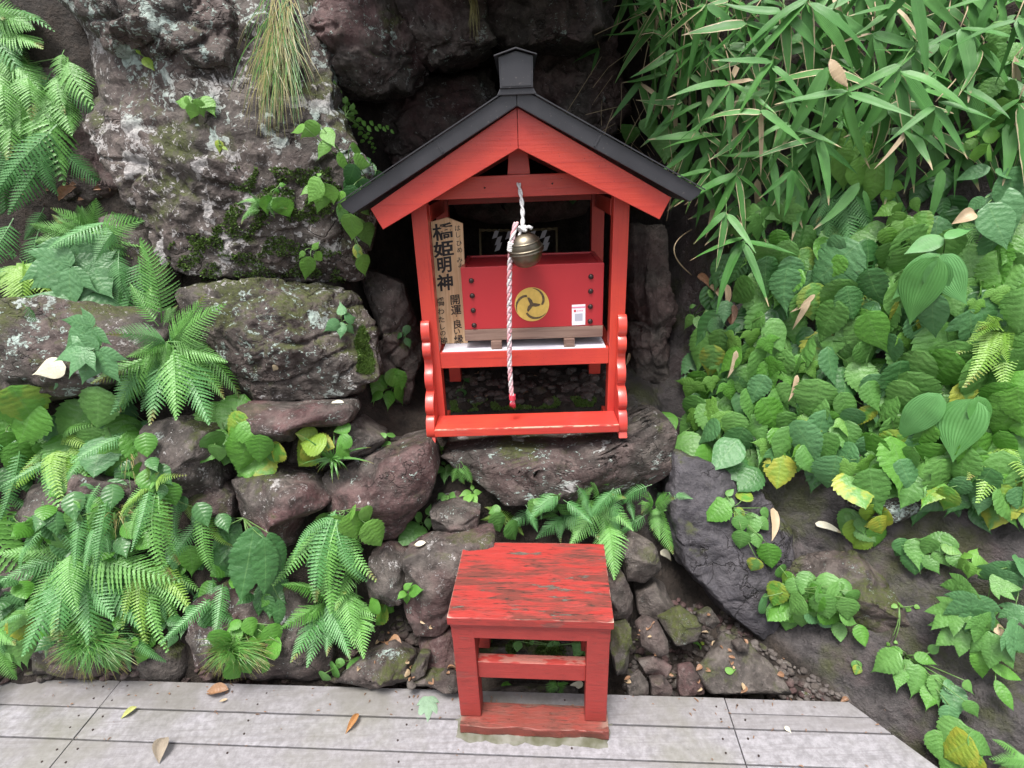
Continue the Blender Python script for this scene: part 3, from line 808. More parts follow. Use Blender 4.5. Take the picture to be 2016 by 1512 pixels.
# ------------------------------------------------------------------ deck
DY = .0758
dex = Vector((math.cos(DY), -math.sin(DY), 0))
deck = bpy.data.objects.new('deck', None)
COL.objects.link(deck)
deck['kind'] = 'structure'
deck.rotation_euler = (0, 0, -DY)
def deck_uv(p):
    """world -> deck-frame (along boards, across boards)"""
    return Vector((p[0] * math.cos(DY) - p[1] * math.sin(DY), p[0] * math.sin(DY) + p[1] * math.cos(DY)))
ca, cb = deck_uv((.945, 1.133)), deck_uv((1.072, .931))
def cut_x(v):
    return ca.x + (cb.x - ca.x) * (v - ca.y) / (cb.y - ca.y)
screws = Geo()
rows = [1.197, 1.1001, 1.001] + [1.001 - .0985 * i for i in range(1, 14)]
for ri in range(len(rows) - 1):
    v1, v0 = rows[ri] - .0022, rows[ri + 1] + .0022
    for si, (a, b) in enumerate([(-3.3, -1.388), (-1.388, .506), (.506, 2.4)]):
        spans = [(v0, v1)]
        if ri == 0 and si == 2:
            m = v0 + (v1 - v0) * .48
            spans = [(v0, m - .001), (m + .001, v1)]
        for (w0, w1) in spans:
            dz = rnd.uniform(-.0015, .0015)
            if si == 2:
                pts = [(a + .0015, w0), (min(cut_x(w0), 2.4), w0), (min(cut_x(w1), 2.4), w1), (a + .0015, w1)]
            else:
                pts = [(a + .0015, w0), (b - .0015, w0), (b - .0015, w1), (a + .0015, w1)]
            bm = bmesh.new()
            add_prism(bm, pts, 'z', -.03, 0, .0025)
            pl = link('plank', bm_mesh('plank', bm, DECK), deck, (0, 0, dz))
        joists = {0: [-1.42, -1.9, -2.4], 1: [-1.355, -.9, -.43, .04, .473], 2: [.54, 1.0, 1.45]}[si]
        for jx in joists:
            for fv in (.27, .73):
                u, v = jx + rnd.uniform(-.012, .012), v0 + (v1 - v0) * fv + rnd.uniform(-.006, .006)
                if u > (cut_x(v) - .02 if si == 2 else 9):
                    continue
                V = [(u, v, .0022)]; n = 8
                V += [(u + (.0028) * math.cos(2 * math.pi * k / n), v + (.0028) * math.sin(2 * math.pi * k / n), .0018) for k in range(n)]
                V += [(u + (.0028) * math.cos(2 * math.pi * k / n), v + (.0028) * math.sin(2 * math.pi * k / n), -.004) for k in range(n)]
                screws.add(V, [(0, 1 + k, 1 + (k + 1) % n) for k in range(n)] + [(1 + k, 1 + n + k, 1 + n + (k + 1) % n, 1 + (k + 1) % n) for k in range(n)])
s_ = link('screw', screws.mesh('screw', IRON, False), deck)
s_['kind'] = 'stuff'
for v in (1.15, .6, .0):
    box('joist', -3.2, .9, v - .03, v + .03, -.13, -.034, RAWW, deck)

# ------------------------------------------------------------------ step stool
st = thing('step_stool', 'low red step stool with flaking weathered paint standing on the deck edge', 'stool', (.0208, 1.0745, 0), -.0852)
def worn(o, w):
    o['wear'] = float(w)
    return o
# seat: subdivided so that edges and dents can be uneven
bm = bmesh.new()
add_box(bm, -.215, .215, 0, .308, .386, .411, .003)
bmesh.ops.subdivide_edges(bm, edges=[e for e in bm.edges if e.calc_length() > .1], cuts=26, use_grid_fill=True)
for v in bm.verts:
    if v.co.z > .40:
        v.co.z += noise.noise(Vector((v.co.x * 12, v.co.y * 60, 1))) * .0012
    if v.co.y < .004 and v.co.z > .40:
        v.co.z -= max(0, noise.noise(Vector((v.co.x * 28, 3, 1)))) * .004
        v.co.y += max(0, noise.noise(Vector((v.co.x * 28, 3, 9)))) * .003
worn(link('seat', bm_mesh('seat', bm, WORN), st), 1.)
worn(box('under_board', -.209, .209, .006, .30, .375, .3825, WORN, st, .001), .4)
worn(box('apron', -.2085, .2085, .010, .032, .333, .3735, WORN, st), .25)
worn(box('apron', -.2085, .2085, .275, .297, .333, .3735, WORN, st), .25)
for sx in (-1, 1):
    a, b = sorted((sx * .1535, sx * .2085))
    worn(box('side_apron', a + (.02 if sx > 0 else 0), b - (.02 if sx < 0 else 0), .034, .273, .333, .3735, WORN, st), .25)
def leg(sx, y0, y1):
    bm = bmesh.new()
    add_box(bm, *sorted((sx * .148, sx * .2075)), y0, y1, .036, .3725, .003)
    for v in bm.verts:
        if v.co.z < .1:
            v.co.x += sx * (-.001)
    worn(link('leg', bm_mesh('leg', bm, WORN), st), .55)
for sx in (-1, 1):
    leg(sx, .012 - .0025, .062)
    leg(sx, .246, .2995)
    a, b = sorted((sx * .163, sx * .192))
    worn(box('side_stretcher', a, b, .0625, .2455, .16, .205, WORN, st), .35)
worn(box('stretcher', -.1475, .1475, .020, .050, .178, .236, WORN, st), .3)
worn(box('stretcher', -.1475, .1475, .26, .29, .178, .236, WORN, st), .3)
def ragged(name, x0, x1, y0, y1, z0, z1, w, amp):
    bm = bmesh.new()
    add_box(bm, x0, x1, y0, y1, z0, z1, .003)
    bmesh.ops.subdivide_edges(bm, edges=[e for e in bm.edges if e.calc_length() > .1], cuts=24, use_grid_fill=True)
    for v in bm.verts:
        q = Vector((v.co.x * 22, v.co.y * 30, v.co.z * 30))
        if v.co.y < (y0 + y1) / 2:
            v.co.y += noise.noise(q) * amp - abs(noise.noise(q * 3)) * amp
        v.co.z += noise.noise(q + Vector((4, 4, 4))) * .0012
    worn(link(name, bm_mesh(name, bm, WORN), st), w)
ragged('base_board', -.205, .212, -.018, .058, .004, .034, .95, .005)
# rough mortar the base board is bedded in, a lumpy skin on the deck
V, F = [], []
nx, ny = 60, 14
for i in range(nx):
    for j in range(ny):
        x = -.225 + .45 * i / (nx - 1); y = -.045 + .10 * j / (ny - 1)
        ed = min(i, nx - 1 - i, j * 2) / 7
        h = .005 * min(1, ed) + noise.fractal(Vector((x * 40, y * 40, 2)), .8, 2, 3) * .004 - .004 * (1 if ed < .2 else 0)
        V.append((x + noise.noise(Vector((x * 30, y * 30, 5))) * .008, y + noise.noise(Vector((x * 26, y * 30, 8))) * .014, max(h, -.004)))
for i in range(nx - 1):
    for j in range(ny - 1):
        F.append((i * ny + j, (i + 1) * ny + j, (i + 1) * ny + j + 1, i * ny + j + 1))
link('mortar_bed', mesh('mortar_bed', V, F, CEM, True), st)

# ------------------------------------------------------------------ shrine
SY, SX = .024, .003
BZ = .655
sh = thing('shrine', 'small red wooden roadside shrine with black metal gable roof on a rock', 'shrine', (SX, 0, 0), -SY)
sh.location = (SX + 1.72 * math.sin(SY), 1.72 * math.cos(SY), BZ)
S_EX = Vector((math.cos(SY), -math.sin(SY), 0)); S_EY = Vector((math.sin(SY), math.cos(SY), 0))
def onD(px, py, D):
    """point of the picture on the shrine-frame plane y = D -> (x, z)"""
    d = ray(px, py)
    O = CAM - Vector((SX, 0, 0))
    t = (D - O.dot(S_EY)) / d.dot(S_EY)
    P = O + d * t
    return P.dot(S_EX), P.z
Y0 = 1.72
def sbox(name, x0, x1, y0, y1, z0, z1, mat=None, bev=.002, parent=None):
    return box(name, x0, x1, y0 - Y0, y1 - Y0, z0 - BZ, z1 - BZ, mat or RED, parent or sh, bev)
def sprism(name, pts, axis, a, b, mat=None, bev=.0015, parent=None):
    if axis == 'y':
        p = [(x, z - BZ) for x, z in pts]; a, b = a - Y0, b - Y0
    elif axis == 'x':
        p = [(y - Y0, z - BZ) for y, z in pts]
    else:
        p = [(x, y - Y0) for x, y in pts]; a, b = a - BZ, b - BZ
    return prism(name, p, axis, a, b, mat or RED, parent or sh, bev)

for sx in (-1, 1):
    a, b = sorted((sx * .280, sx * .328))
    sbox('front_post', a, b, 1.72, 1.770, BZ, 1.40)['upright'] = 1.
    a, b = sorted((sx * .267, sx * .314))
    sbox('rear_post', a, b, 2.13, 2.177, BZ, 1.40)['upright'] = 1.
    a, b = sorted((sx * .279, sx * .306))
    sbox('side_beam', a, b, 1.773, 2.129, 1.335, 1.385)
    sbox('side_rail', a, b, 1.773, 2.129, .862, .912)
    a, b = sorted((sx * .3035, sx * .3315))
    def lobe(y0, z0, y1, z1, out, n=9):
        """a rounded swelling of the front edge from (y0,z0) down to (y1,z1)"""
        r_ = []
        for i_ in range(n + 1):
            t_ = i_ / n
            r_.append((y0 + (y1 - y0) * t_ - out * math.sin(math.pi * t_) ** .6, z0 + (z1 - z0) * t_))
        return r_
    prof = [(1.7185, 1.034)] + lobe(1.712, 1.033, 1.704, .966, .014) + lobe(1.703, .964, 1.700, .912, .014)[1:] + [(1.706, .898), (1.703, .884)] + lobe(1.698, .872, 1.690, .806, .018) + [(1.690, .800)] \
        + lobe(1.676, .797, 1.648, .735, .020) + [(1.650, .730)] + lobe(1.638, .726, 1.622, .660, .012) + [(1.612, .643), (1.7185, .643)]
    wp = sprism('wing_panel', prof, 'x', a, b, RED, .002)
    wp['upright'] = 1.
    wp.data.polygons.foreach_set('use_smooth', [True] * len(wp.data.polygons))
    wp.data.set_sharp_from_angle(angle=math.radians(38))
    a, b = sorted((sx * .279, sx * .33))
    sbox('rear_foot', a, b, 1.79, 1.85, .60, .654)
sbox('bench_board', -.303, .303, 1.61, 1.7195, .666, .694, RED, .003)['edge_wear'] = 1.
sbox('shelf_beam', -.2795, .2795, 1.722, 1.752, .866, .921)
sbox('shelf_board', -.274, .274, 1.753, 2.128, .897, .918)
sbox('rear_rail', -.2665, .2665, 2.14, 2.165, .86, .895)
pp = sprism('shelf_paper', [(-.272, 1.728), (.27, 1.724), (.272, 1.90), (-.271, 1.905)], 'z', .9215, .9225, PAPER, 0)
sbox('crossbeam', -.2795, .2795, 1.731, 1.758, 1.402, 1.464)
for x_, z_ in ((-.103, 1.431), (.098, 1.436)):
    nl = lathe('nail', [(.0001, -.0012), (.0026, -.0008), (.003, .0008)], IRON, sh, 10, (x_, 1.731 - Y0, z_ - BZ))
    nl.rotation_euler = (-math.pi / 2, 0, 0)
sbox('rear_crossbeam', -.2665, .2665, 2.135, 2.16, 1.36, 1.41)
sprism('strut', [(-.034, 1.4645), (.033, 1.4645), (.026, 1.545), (-.027, 1.545)], 'y', 1.735, 1.757)
# barge boards of both gables
for (ya, yb) in ((1.635, 1.66), (2.33, 2.355)):
    sprism('barge_board', [(-.0006, 1.634), (-.0006, 1.533), (-.398, 1.332), (-.427, 1.3905)], 'y', ya, yb)
    sprism('barge_board', [(.0006, 1.634), (.427, 1.3905), (.398, 1.332), (.0006, 1.533)], 'y', ya, yb)
# inner ridge pole and purlins hold the roof
sbox('ridge_pole', -.025, .025, 1.661, 2.329, 1.56, 1.61)
for sx in (-1, 1):
    # roof slab with folded seams
    pts = [(sx * .0006, 1.683), (sx * .505, 1.409), (sx * .498, 1.396), (sx * .474, 1.3785), (sx * .0006, 1.6355)]
    sl_ = sprism('roof_slope', pts, 'y', 1.612, 2.38, ROOF, .002)
    for k, f in enumerate((.44, .8)):
        x = sx * .505 * f; z = 1.683 - .274 * f
        g = Geo()
        w = .005
        P = [(x - w, 1.611, z + .0055), (x + w, 1.611, z - .0035), (x + w, 2.38, z - .0035), (x - w, 2.38, z + .0055)]
        if k == 0:
            bm = bmesh.new()
            dx, dz = sx * .505, -.274
            L = math.hypot(dx, dz); ux, uz = dx / L, dz / L
            nx_, nz_ = (-uz * sx, ux * sx)
            q = [(x - ux * .008, z - uz * .008), (x + ux * .008, z + uz * .008), (x + ux * .007 + nx_ * .0025, z + uz * .007 + nz_ * .0025), (x - ux * .007 + nx_ * .0025, z - uz * .007 + nz_ * .0025)]
            add_prism(bm, [(a, b - BZ) for a, b in q], 'y', 1.6105 - Y0, 2.38 - Y0)
            # the fold runs on down the fascia
            q2 = [(x - ux * .003, z - uz * .003 - .001), (x + ux * .003, z + uz * .003 - .001), (x + ux * .003 - nx_ * .036, z + uz * .003 - nz_ * .036), (x - ux * .003 - nx_ * .036, z - uz * .003 - nz_ * .036)]
            add_prism(bm, [(a, b - BZ) for a, b in q2], 'y', 1.6100 - Y0, 1.6118 - Y0)
            link('seam', bm_mesh('seam', bm, ROOF), sl_)
    # drip edge standing slightly past the eave, along the gable's upper rim
    a = (sx * .043, 1.6625); b = (sx * .512, 1.408)
    sprism('roof_flashing', [a, b, (b[0] - sx * .001, b[1] + .0035), (a[0], a[1] + .0035)], 'y', 1.605, 1.6115, ROOF, 0)
# ridge box with its hood and the saddle below
sprism('ridge_saddle', [(-.052, 1.661), (.052, 1.661), (.0435, 1.676), (-.0435, 1.676)], 'y', 1.604, 2.385, ROOF, .002)
rb = sprism('ridge_box', [(-.0425, 1.6762), (.0425, 1.6762), (.0445, 1.748), (.001, 1.760), (-.0440, 1.748)], 'y', 1.60, 2.39, ROOF, .0015)
sprism('ridge_plate', [(-.038, 1.6805), (.038, 1.6805), (.0400, 1.746), (.001, 1.7560), (-.0395, 1.746)], 'y', 1.5985, 1.6002, ROOF, .0004, rb)
sprism('ridge_hood', [(-.055, 1.7475), (.001, 1.7625), (.054, 1.7470), (.0535, 1.7500), (.001, 1.7660), (-.0545, 1.7505)], 'y', 1.588, 2.40, ROOF, .0006)
# metal brackets under the gable with dark marks
for sx in (-1, 1):
    a, b = sorted((sx * .2748, sx * .2775))

# ------------------------------------------------------------------ offertory box
ob = thing('offertory_box', 'crimson wooden offertory box with gold three-comma crest inside the shrine', 'box')
ob.rotation_euler = (0, 0, -SY)
OB = Vector((.034, 1.80, .9235))
def sworld(x, y, z):
    return Vector((SX, 0, 0)) + S_EX * x + S_EY * y + Vector((0, 0, z))
KB = 1.752 / 1.80
ob.scale = (KB, KB, KB)
ob.location = sworld(OB.x * KB, OB.y * KB, CAM_Z - (CAM_Z - OB.z) * KB)
def obox(name, x0, x1, y0, y1, z0, z1, mat, bev=.0015, parent=None):
    return box(name, x0 - OB.x, x1 - OB.x, y0 - OB.y, y1 - OB.y, z0 - OB.z, z1 - OB.z, mat, parent or ob, bev)
obox('front_panel', -.2, .268, 1.80, 1.815, .9755, 1.186, CRIM)
obox('back_panel', -.2, .268, 2.035, 2.05, .9755, 1.186, CRIM)
for sx, (a, b) in enumerate(((-.2, -.185), (.253, .268))):
    obox('side_panel', a, b, 1.8155, 2.0345, .9755, 1.1855, CRIM)
obox('top_board', -.1845, .2525, 1.8155, 2.0345, 1.168, 1.1815, CRIM)
obox('plinth', -.201, .269, 1.797, 2.052, .936, .975, RAWW)
for a in (-.112, .137):
    f_ = obox('foot', a, a + .036, 1.783, 2.04, .9075, .9355, RAWW)
    obox('foot_end', a + .007, a + .029, 1.7815, 1.7835, .9135, .9295, RAWW, 0, f_)
# the studs
prof = [(.0001, -.0075), (.004, -.0072), (.0072, -.005), (.0088, -.001), (.009, .001)]
for x, zs in ((-.167, (1.142, 1.092, 1.042, .990)), (.226, (1.142, 1.094, 1.042, .991))):
    for z in zs:
        s_ = lathe('stud', prof, IRON, ob, 14, (x - OB.x, -.0003, z - OB.z), (-math.pi / 2, 0, 0))
        s_.rotation_euler = (-math.pi / 2, 0, 0)
        s_.scale = (1, 1, 1)
for s_ in [o for o in ob.children if o.name.startswith('stud')]:
    s_.rotation_euler = (-math.pi / 2, 0, 0)
    s_.data.transform(Matrix.Identity(4)) if False else None
# crest: a disc of gold, three dark swirls inlaid
CX, CZ, CR = .0305, 1.056, .0575
def crest_mesh(name, polys, y, mat, th=.001):
    bm = bmesh.new()
    for pts in polys:
        add_prism(bm, [(CX - OB.x + x * CR, CZ - OB.z + z * CR) for x, z in pts], 'y', y, y + th)
    return link(name, bm_mesh(name, bm, mat), ob)
disc = [(math.cos(2 * math.pi * k / 72), math.sin(2 * math.pi * k / 72)) for k in range(72)]
cr = crest_mesh('crest', [disc], -.0022, GOLD, .002)
sw = []
for k in range(3):
    a0 = math.radians(88 - 120 * k)
    n = 22
    outer, inner = [], []
    for i in range(n + 1):
        t = i / n
        th = a0 - t * math.radians(92)
        ro = .965 - .33 * t ** 2.2
        ri = .950 - .43 * t ** 1.25 + (.0 if t < .9 else .0)
        outer.append((ro * math.cos(th), ro * math.sin(th)))
        inner.append((ri * math.cos(th + .05 * t), ri * math.sin(th + .05 * t)))
    sw.append(outer + inner[::-1][:-1])
for pts in sw:
    c_ = crest_mesh('crest_swirl', [pts], -.0030, TOMOE, .0006)
    c_.parent = cr
# three-pointed dark heart between the heads
tri = []
for k in range(3):
    b0 = math.radians(88 - 120 * k - 92 + 6)
    th0 = b0
    tri.append((.50 * math.cos(th0), .50 * math.sin(th0)))
    tri.append((.44 * math.cos(th0 - .25), .44 * math.sin(th0 - .25)))
    for f, rr in ((.30, .26), (.5, .13), (.7, .13), (.85, .22)):
        th = th0 - f * math.radians(120)
        tri.append((rr * math.cos(th), rr * math.sin(th)))
c_ = crest_mesh('crest_heart', [tri], -.0029, TOMOE, .0005)
c_.parent = cr
# sticker: pink strip, red dot, grey print (the code itself is left out)
def flat_on_box(name, pts, y, mat, parent, th=.0006):
    bm = bmesh.new()
    add_prism(bm, [(x - OB.x, z - OB.z) for x, z in pts], 'y', y, y + th)
    return link(name, bm_mesh(name, bm, mat), parent)
lb = flat_on_box('sticker', [(.1645, .979), (.2095, .980), (.209, 1.051), (.164, 1.050)], -.0009, LABEL, ob)
flat_on_box('sticker_band', [(.1645, 1.0385), (.2085, 1.0395), (.2085, 1.0435), (.1645, 1.0425)], -.0015, LABEL_P, lb)
dot = [(.1745 + .0042 * math.cos(2 * math.pi * k / 14), 1.029 + .0042 * math.sin(2 * math.pi * k / 14)) for k in range(14)]
flat_on_box('sticker_mark', dot, -.0015, REDCORD, lb)
for k in range(4):
    flat_on_box('sticker_print', [(.1815 + .0052 * k, 1.0275), (.1850 + .0052 * k, 1.0275), (.1850 + .0052 * k, 1.0305), (.1815 + .0052 * k, 1.0305)], -.0015, LABEL_P, lb)
flat_on_box('sticker_field', [(.174, .994), (.200, .9945), (.200, 1.020), (.174, 1.0195)], -.0015, LABEL_G, lb)

# ------------------------------------------------------------------ wooden plaque with brush lettering
PD = 1.815
pl_pts = [onD(*q, PD) for q in ((848, 437), (880, 428), (911, 440), (922, 683), (868, 686))]
zb = .9235
pl_pts[3] = (pl_pts[3][0], zb); pl_pts[4] = (pl_pts[4][0], zb)
plq = thing('plaque', 'tall wooden name plaque with black brush lettering beside the left shrine post', 'plaque')
plq.rotation_euler = (0, 0, -SY)
PO = (pl_pts[4][0], PD, zb)
plq.location = sworld(*PO)
prism('board', [(x - PO[0], z - PO[2]) for x, z in pl_pts], 'y', 0, .013, PLAQ, plq, .0012)
def glyph(ch, px, py, size_px, weight=.012, mat=INK, sx=1., shear=0.):
    x, z = onD(px, py, PD)
    size = size_px * 1.80 / F_PX
    cu = bpy.data.curves.new('lettering', 'FONT')
    cu.body = ch
    cu.align_x = 'CENTER'; cu.align_y = 'CENTER'
    cu.size = size
    cu.offset = size * weight
    cu.extrude = .0002
    cu.resolution_u = 3
    tmp = bpy.data.objects.new('tmp', cu)
    COL.objects.link(tmp)
    dg = bpy.context.evaluated_depsgraph_get()
    me = bpy.data.meshes.new_from_object(tmp.evaluated_get(dg))
    bpy.data.objects.remove(tmp)
    if not me.vertices:
        return
    xs = [v.co.x for v in me.vertices]; ys = [v.co.y for v in me.vertices]
    mx, my = (min(xs) + max(xs)) / 2, (min(ys) + max(ys)) / 2
    for v in me.vertices:
        q = Vector((v.co.x / size * 4, v.co.y / size * 4, ord(ch[0]) % 17))
        X = (v.co.x - mx) * sx + noise.noise(q) * size * .022
        Z = (v.co.y - my) + noise.noise(q + Vector((9, 9, 9))) * size * .022 + X * (.10 + shear)
        v.co = Vector((X, v.co.z, Z))
    me.materials.clear(); me.materials.append(mat)
    o = link('lettering', me, plq)
    o.location = (x - PO[0], -.0006, z - PO[2])
for ch, x, y, sz, wx in (('橋', 872, 456, 33, 1.25), ('姫', 873, 490, 31, 1.3), ('明', 875, 522, 33, .95), ('神', 876, 556, 34, 1.)):
    glyph(ch, x, y, sz, .018 if ch == '橋' else .028, INK, wx)
for ch, x, y in (('は', 901, 449), ('し', 902, 462), ('ひ', 904, 479), ('め', 905, 492), ('み', 905, 512), ('ょ', 906, 522)):
    glyph(ch, x, y, 12, .006)
for ch, x, y, s in (('橋', 866, 594, 19), ('わ', 868, 613, 15), ('た', 869, 629, 15), ('し', 871, 643, 14), ('の', 872, 656, 13), ('神', 873, 671, 18)):
    glyph(ch, x, y, s, .008)
for ch, x, y, s in (('開', 896, 590, 22), ('運', 898, 610, 22), ('・', 899, 622, 12), ('良', 901, 638, 20), ('い', 900, 653, 15), ('縁', 903, 668, 20)):
    glyph(ch, x, y, s, .012)

# ------------------------------------------------------------------ bell, cord and rope
BD = 1.728 - .058
bx, bz = onD(1034, 491, BD)
br = 32. * 1.77 / F_PX * .985
top = onD(1021, 362, BD)
bell = thing('bell', 'round brass shrine bell with a raised slit band hanging on a white cord', 'bell')
bell.rotation_euler = (0, 0, -SY)
BO = (bx, BD, bz)
bell.location = sworld(*BO)
pu, pd_ = [], []
for i in range(15):
    a = math.pi / 2 * i / 14
    pu.append((max(.0002, br * .97 * math.sin(a) ** .85 if a > 0 else .0002), br * .93 * math.cos(a)))
for i in range(15):
    a = math.pi / 2 * i / 14
    pd_.append((max(.0002, br * 1.0 * math.cos(a) ** .7), -br * .98 * math.sin(a)))
tilt = (math.radians(8), math.radians(-8), 0)
lathe('upper_dome', pu[::1], BRASS, bell, 40, (0, 0, .002), tilt)
lathe('lower_dome', pd_, BRASS, bell, 40, (0, 0, -.001), tilt)
lathe('slit_band', [(br * .93, .0075), (br * 1.05, .0065), (br * 1.075, .0035), (br * 1.03, .0012), (br * 1.03, -.0012), (br * 1.085, -.0035), (br * 1.06, -.0065), (br * .93, -.0075)], BRASS, bell, 40, (0, 0, 0), tilt)
lathe('ridge_ring', [(br * .80, br * .55), (br * .90, br * .50), (br * .92, br * .46), (br * .88, br * .42)], BRASS, bell, 40, (0, 0, 0), tilt)
tv = Matrix.Rotation(tilt[1], 3, 'Y') @ Matrix.Rotation(tilt[0], 3, 'X') @ Vector((0, 0, br * .93))
V, F = [], []
g = Geo()
ring = [(tv.x + .010 * math.cos(a), tv.y, tv.z + .006 + .010 * math.sin(a)) for a in [2 * math.pi * k / 16 for k in range(17)]]
g.add(*tube_geo(ring, .0028, 8))
link('eyelet', g.mesh('eyelet', BRASS), bell)
# the cord: two twisted strands from the crossbeam, a knot on the eyelet
zt = top[1] - bz; xt = top[0] - bx
g = Geo()
for s in (0, 1):
    path = []
    for i in range(40):
        t = i / 39
        a = t * 15 + s * math.pi
        sway = math.sin(t * math.pi) * .005
        path.append((xt + (tv.x - xt) * t + sway + .0034 * math.cos(a), (1.7265 - BD) * (1 - t) ** 1.2 + tv.y * t + .0034 * math.sin(a), zt + (tv.z + .012 - zt) * t))
    g.add(*tube_geo(path, .0036, 7))
link('cord', g.mesh('cord', WHITE), bell)
g = Geo()
for k in range(3):
    path = [(tv.x + .009 * math.cos(a + k) * (1 + .3 * math.sin(2 * a)), tv.y - .004 + .009 * math.sin(a + k), tv.z + .014 + .006 * math.sin(a * 2 + k * 2)) for a in [2 * math.pi * i / 18 for i in range(19)]]
    g.add(*tube_geo(path, .0042, 7))
g.add(*tube_geo([(tv.x + .008, tv.y - .006, tv.z + .016), (tv.x + .019, tv.y - .009, tv.z + .020), (tv.x + .028, tv.y - .008, tv.z + .014)], [.0045, .005, .0055], 7))
link('knot', g.mesh('knot', WHITE), bell)
# the pull rope
rope = thing('bell_rope', 'twisted pink and white pull rope hanging in front of the offertory box', 'rope')
rope.rotation_euler = (0, 0, -SY)
ctrl = [onD(*q, BD) for q in ((1016, 437), (1009, 465), (1005, 500), (1003, 540), (1003, 600), (1003, 660), (1003, 710), (1006, 760), (1009, 793))]
ys_r = [BD - .012, BD - .022, BD - .018, BD - .012, BD - .010, BD - .010, BD - .010, BD - .010, BD - .010]
RO = (ctrl[-1][0], ys_r[-1], ctrl[-1][1])
rope.location = sworld(*RO)
cp = np.array([[c[0] - RO[0], y - RO[1], c[1] - RO[2]] for c, y in zip(ctrl, ys_r)])
tt = np.linspace(0, len(cp) - 1, 170)
sp = np.stack([np.interp(tt, range(len(cp)), cp[:, k]) for k in range(3)], 1)
for _ in range(6):
    sp[1:-1] = (sp[:-2] + 2 * sp[1:-1] + sp[2:]) / 4
seg = np.concatenate([[0], np.cumsum(np.linalg.norm(np.diff(sp, axis=0), axis=1))])
for s in range(3):
    path = []
    for i in range(170):
        a = -seg[i] * 2 * math.pi / .066 + s * 2 * math.pi / 3
        path.append((sp[i, 0] + .0040 * math.cos(a), sp[i, 1] + .0040 * math.sin(a), sp[i, 2]))
    g = Geo(); g.add(*tube_geo(path, .0043, 8))
    link('strand', g.mesh('strand', (PINK, WHITE, PINKL)[s]), rope)
g = Geo()
for k in range(5):
    z = .018 + k * .0035
    path = [(.0005 + .0088 * math.cos(a), .0088 * math.sin(a), z + .0008 * math.sin(a)) for a in [2 * math.pi * i / 20 for i in range(21)]]
    g.add(*tube_geo(path, .0024, 6))
link('red_binding', g.mesh('red_binding', REDCORD), rope)
g = Geo()
for k in range(14):
    a = k * 2.4
    g.add(*tube_geo([(.005 * math.cos(a), .005 * math.sin(a), .016), (.008 * math.cos(a), .008 * math.sin(a), .004), (.009 * math.cos(a + .3), .009 * math.sin(a + .3), -.004 - .004 * (k % 3))], .0014, 5))
link('frayed_end', g.mesh('frayed_end', REDCORD), rope)
g = Geo()
i0 = 6
for k in range(5):
    z = sp[i0, 2] - .045 - k * .005
    xx = np.interp(-z, -sp[:, 2], sp[:, 0]); yy = np.interp(-z, -sp[:, 2], sp[:, 1])
    path = [(xx + .0095 * math.cos(a), yy + .0095 * math.sin(a), z + .003 * math.sin(a)) for a in [2 * math.pi * i / 18 for i in range(19)]]
    g.add(*tube_geo(path, .0028, 6))
kx, ky, kz = xx, yy, z + .01
tgt = sworld(*BO) + Matrix.Rotation(-SY, 3, 'Z') @ (tv + Vector((0, 0, .014)))
lt = Matrix.Rotation(SY, 3, 'Z') @ (tgt - rope.location)
for s in (-.003, .003):
    g.add(*tube_geo([(kx, ky + s, kz), ((kx + lt.x) / 2, (ky + lt.y) / 2 + s, (kz + lt.z) / 2 - .006), (lt.x, lt.y + s, lt.z)], .004, 6))
link('white_binding', g.mesh('white_binding', WHITE), rope)

# ------------------------------------------------------------------ straw rope with paper streamers in the recess
RD = 2.26
sr = thing('straw_rope', 'thin straw rope stretched on two stakes in the dark recess behind the box', 'rope')
a_, b_ = onD(945, 453, RD), onD(1096, 450, RD)
c_l, c_r = onD(943, 530, RD), onD(1098, 530, RD)
sr.rotation_euler = (0, 0, -SY)
sr.location = sworld(c_l[0], RD, c_l[1])
g = Geo()
for s in (0, 1):
    path = []
    for i in range(60):
        t = i / 59; an = t * 40 + s * math.pi
        path.append((a_[0] + (b_[0] - a_[0]) * t - c_l[0], .003 * math.cos(an), a_[1] + (b_[1] - a_[1]) * t - .012 * math.sin(math.pi * t) * .3 - c_l[1] + .003 * math.sin(an)))
    g.add(*tube_geo(path, .003, 5))
link('twisted_straw', g.mesh('twisted_straw', STRAW), sr)
for c0, c1 in ((a_, c_l), (b_, c_r)):
    g = Geo(); g.add(*tube_geo([(c0[0] - c_l[0], .004, c0[1] + .005 - c_l[1]), (c1[0] - c_l[0], .006, c1[1] - .22 - c_l[1])], .0045, 6))
    link('stake', g.mesh('stake', STRAW), sr)
for k, (px, py) in enumerate(((968, 455), (994, 456), (1062, 455), (1040, 456))):
    x, z = onD(px, py, RD)
    w, h = .020, .030
    V, F = [], []
    ox = 0
    for s in range(3):
        y = -.004 - .003 * s
        o = len(V)
        z1 = z - s * h * .82; z0 = z1 - h
        skew = .012
        V += [(x + ox + skew - c_l[0], y, z1 - c_l[1]), (x + ox + skew + w - c_l[0], y, z1 + .006 - c_l[1]), (x + ox + w - c_l[0], y - .003, z0 + .006 - c_l[1]), (x + ox - c_l[0], y - .003, z0 - c_l[1])]
        V += [(a, b + .0006, c) for a, b, c in V[o:o + 4]]
        F += [(o, o + 1, o + 2, o + 3), (o + 7, o + 6, o + 5, o + 4), (o, o + 4, o + 5, o + 1), (o + 1, o + 5, o + 6, o + 2), (o + 2, o + 6, o + 7, o + 3), (o + 3, o + 7, o + 4, o)]
        ox += .010 * (1 if s % 2 == 0 else -.2)
    link('paper_streamer', mesh('paper_streamer', V, F, PAPERD), sr)
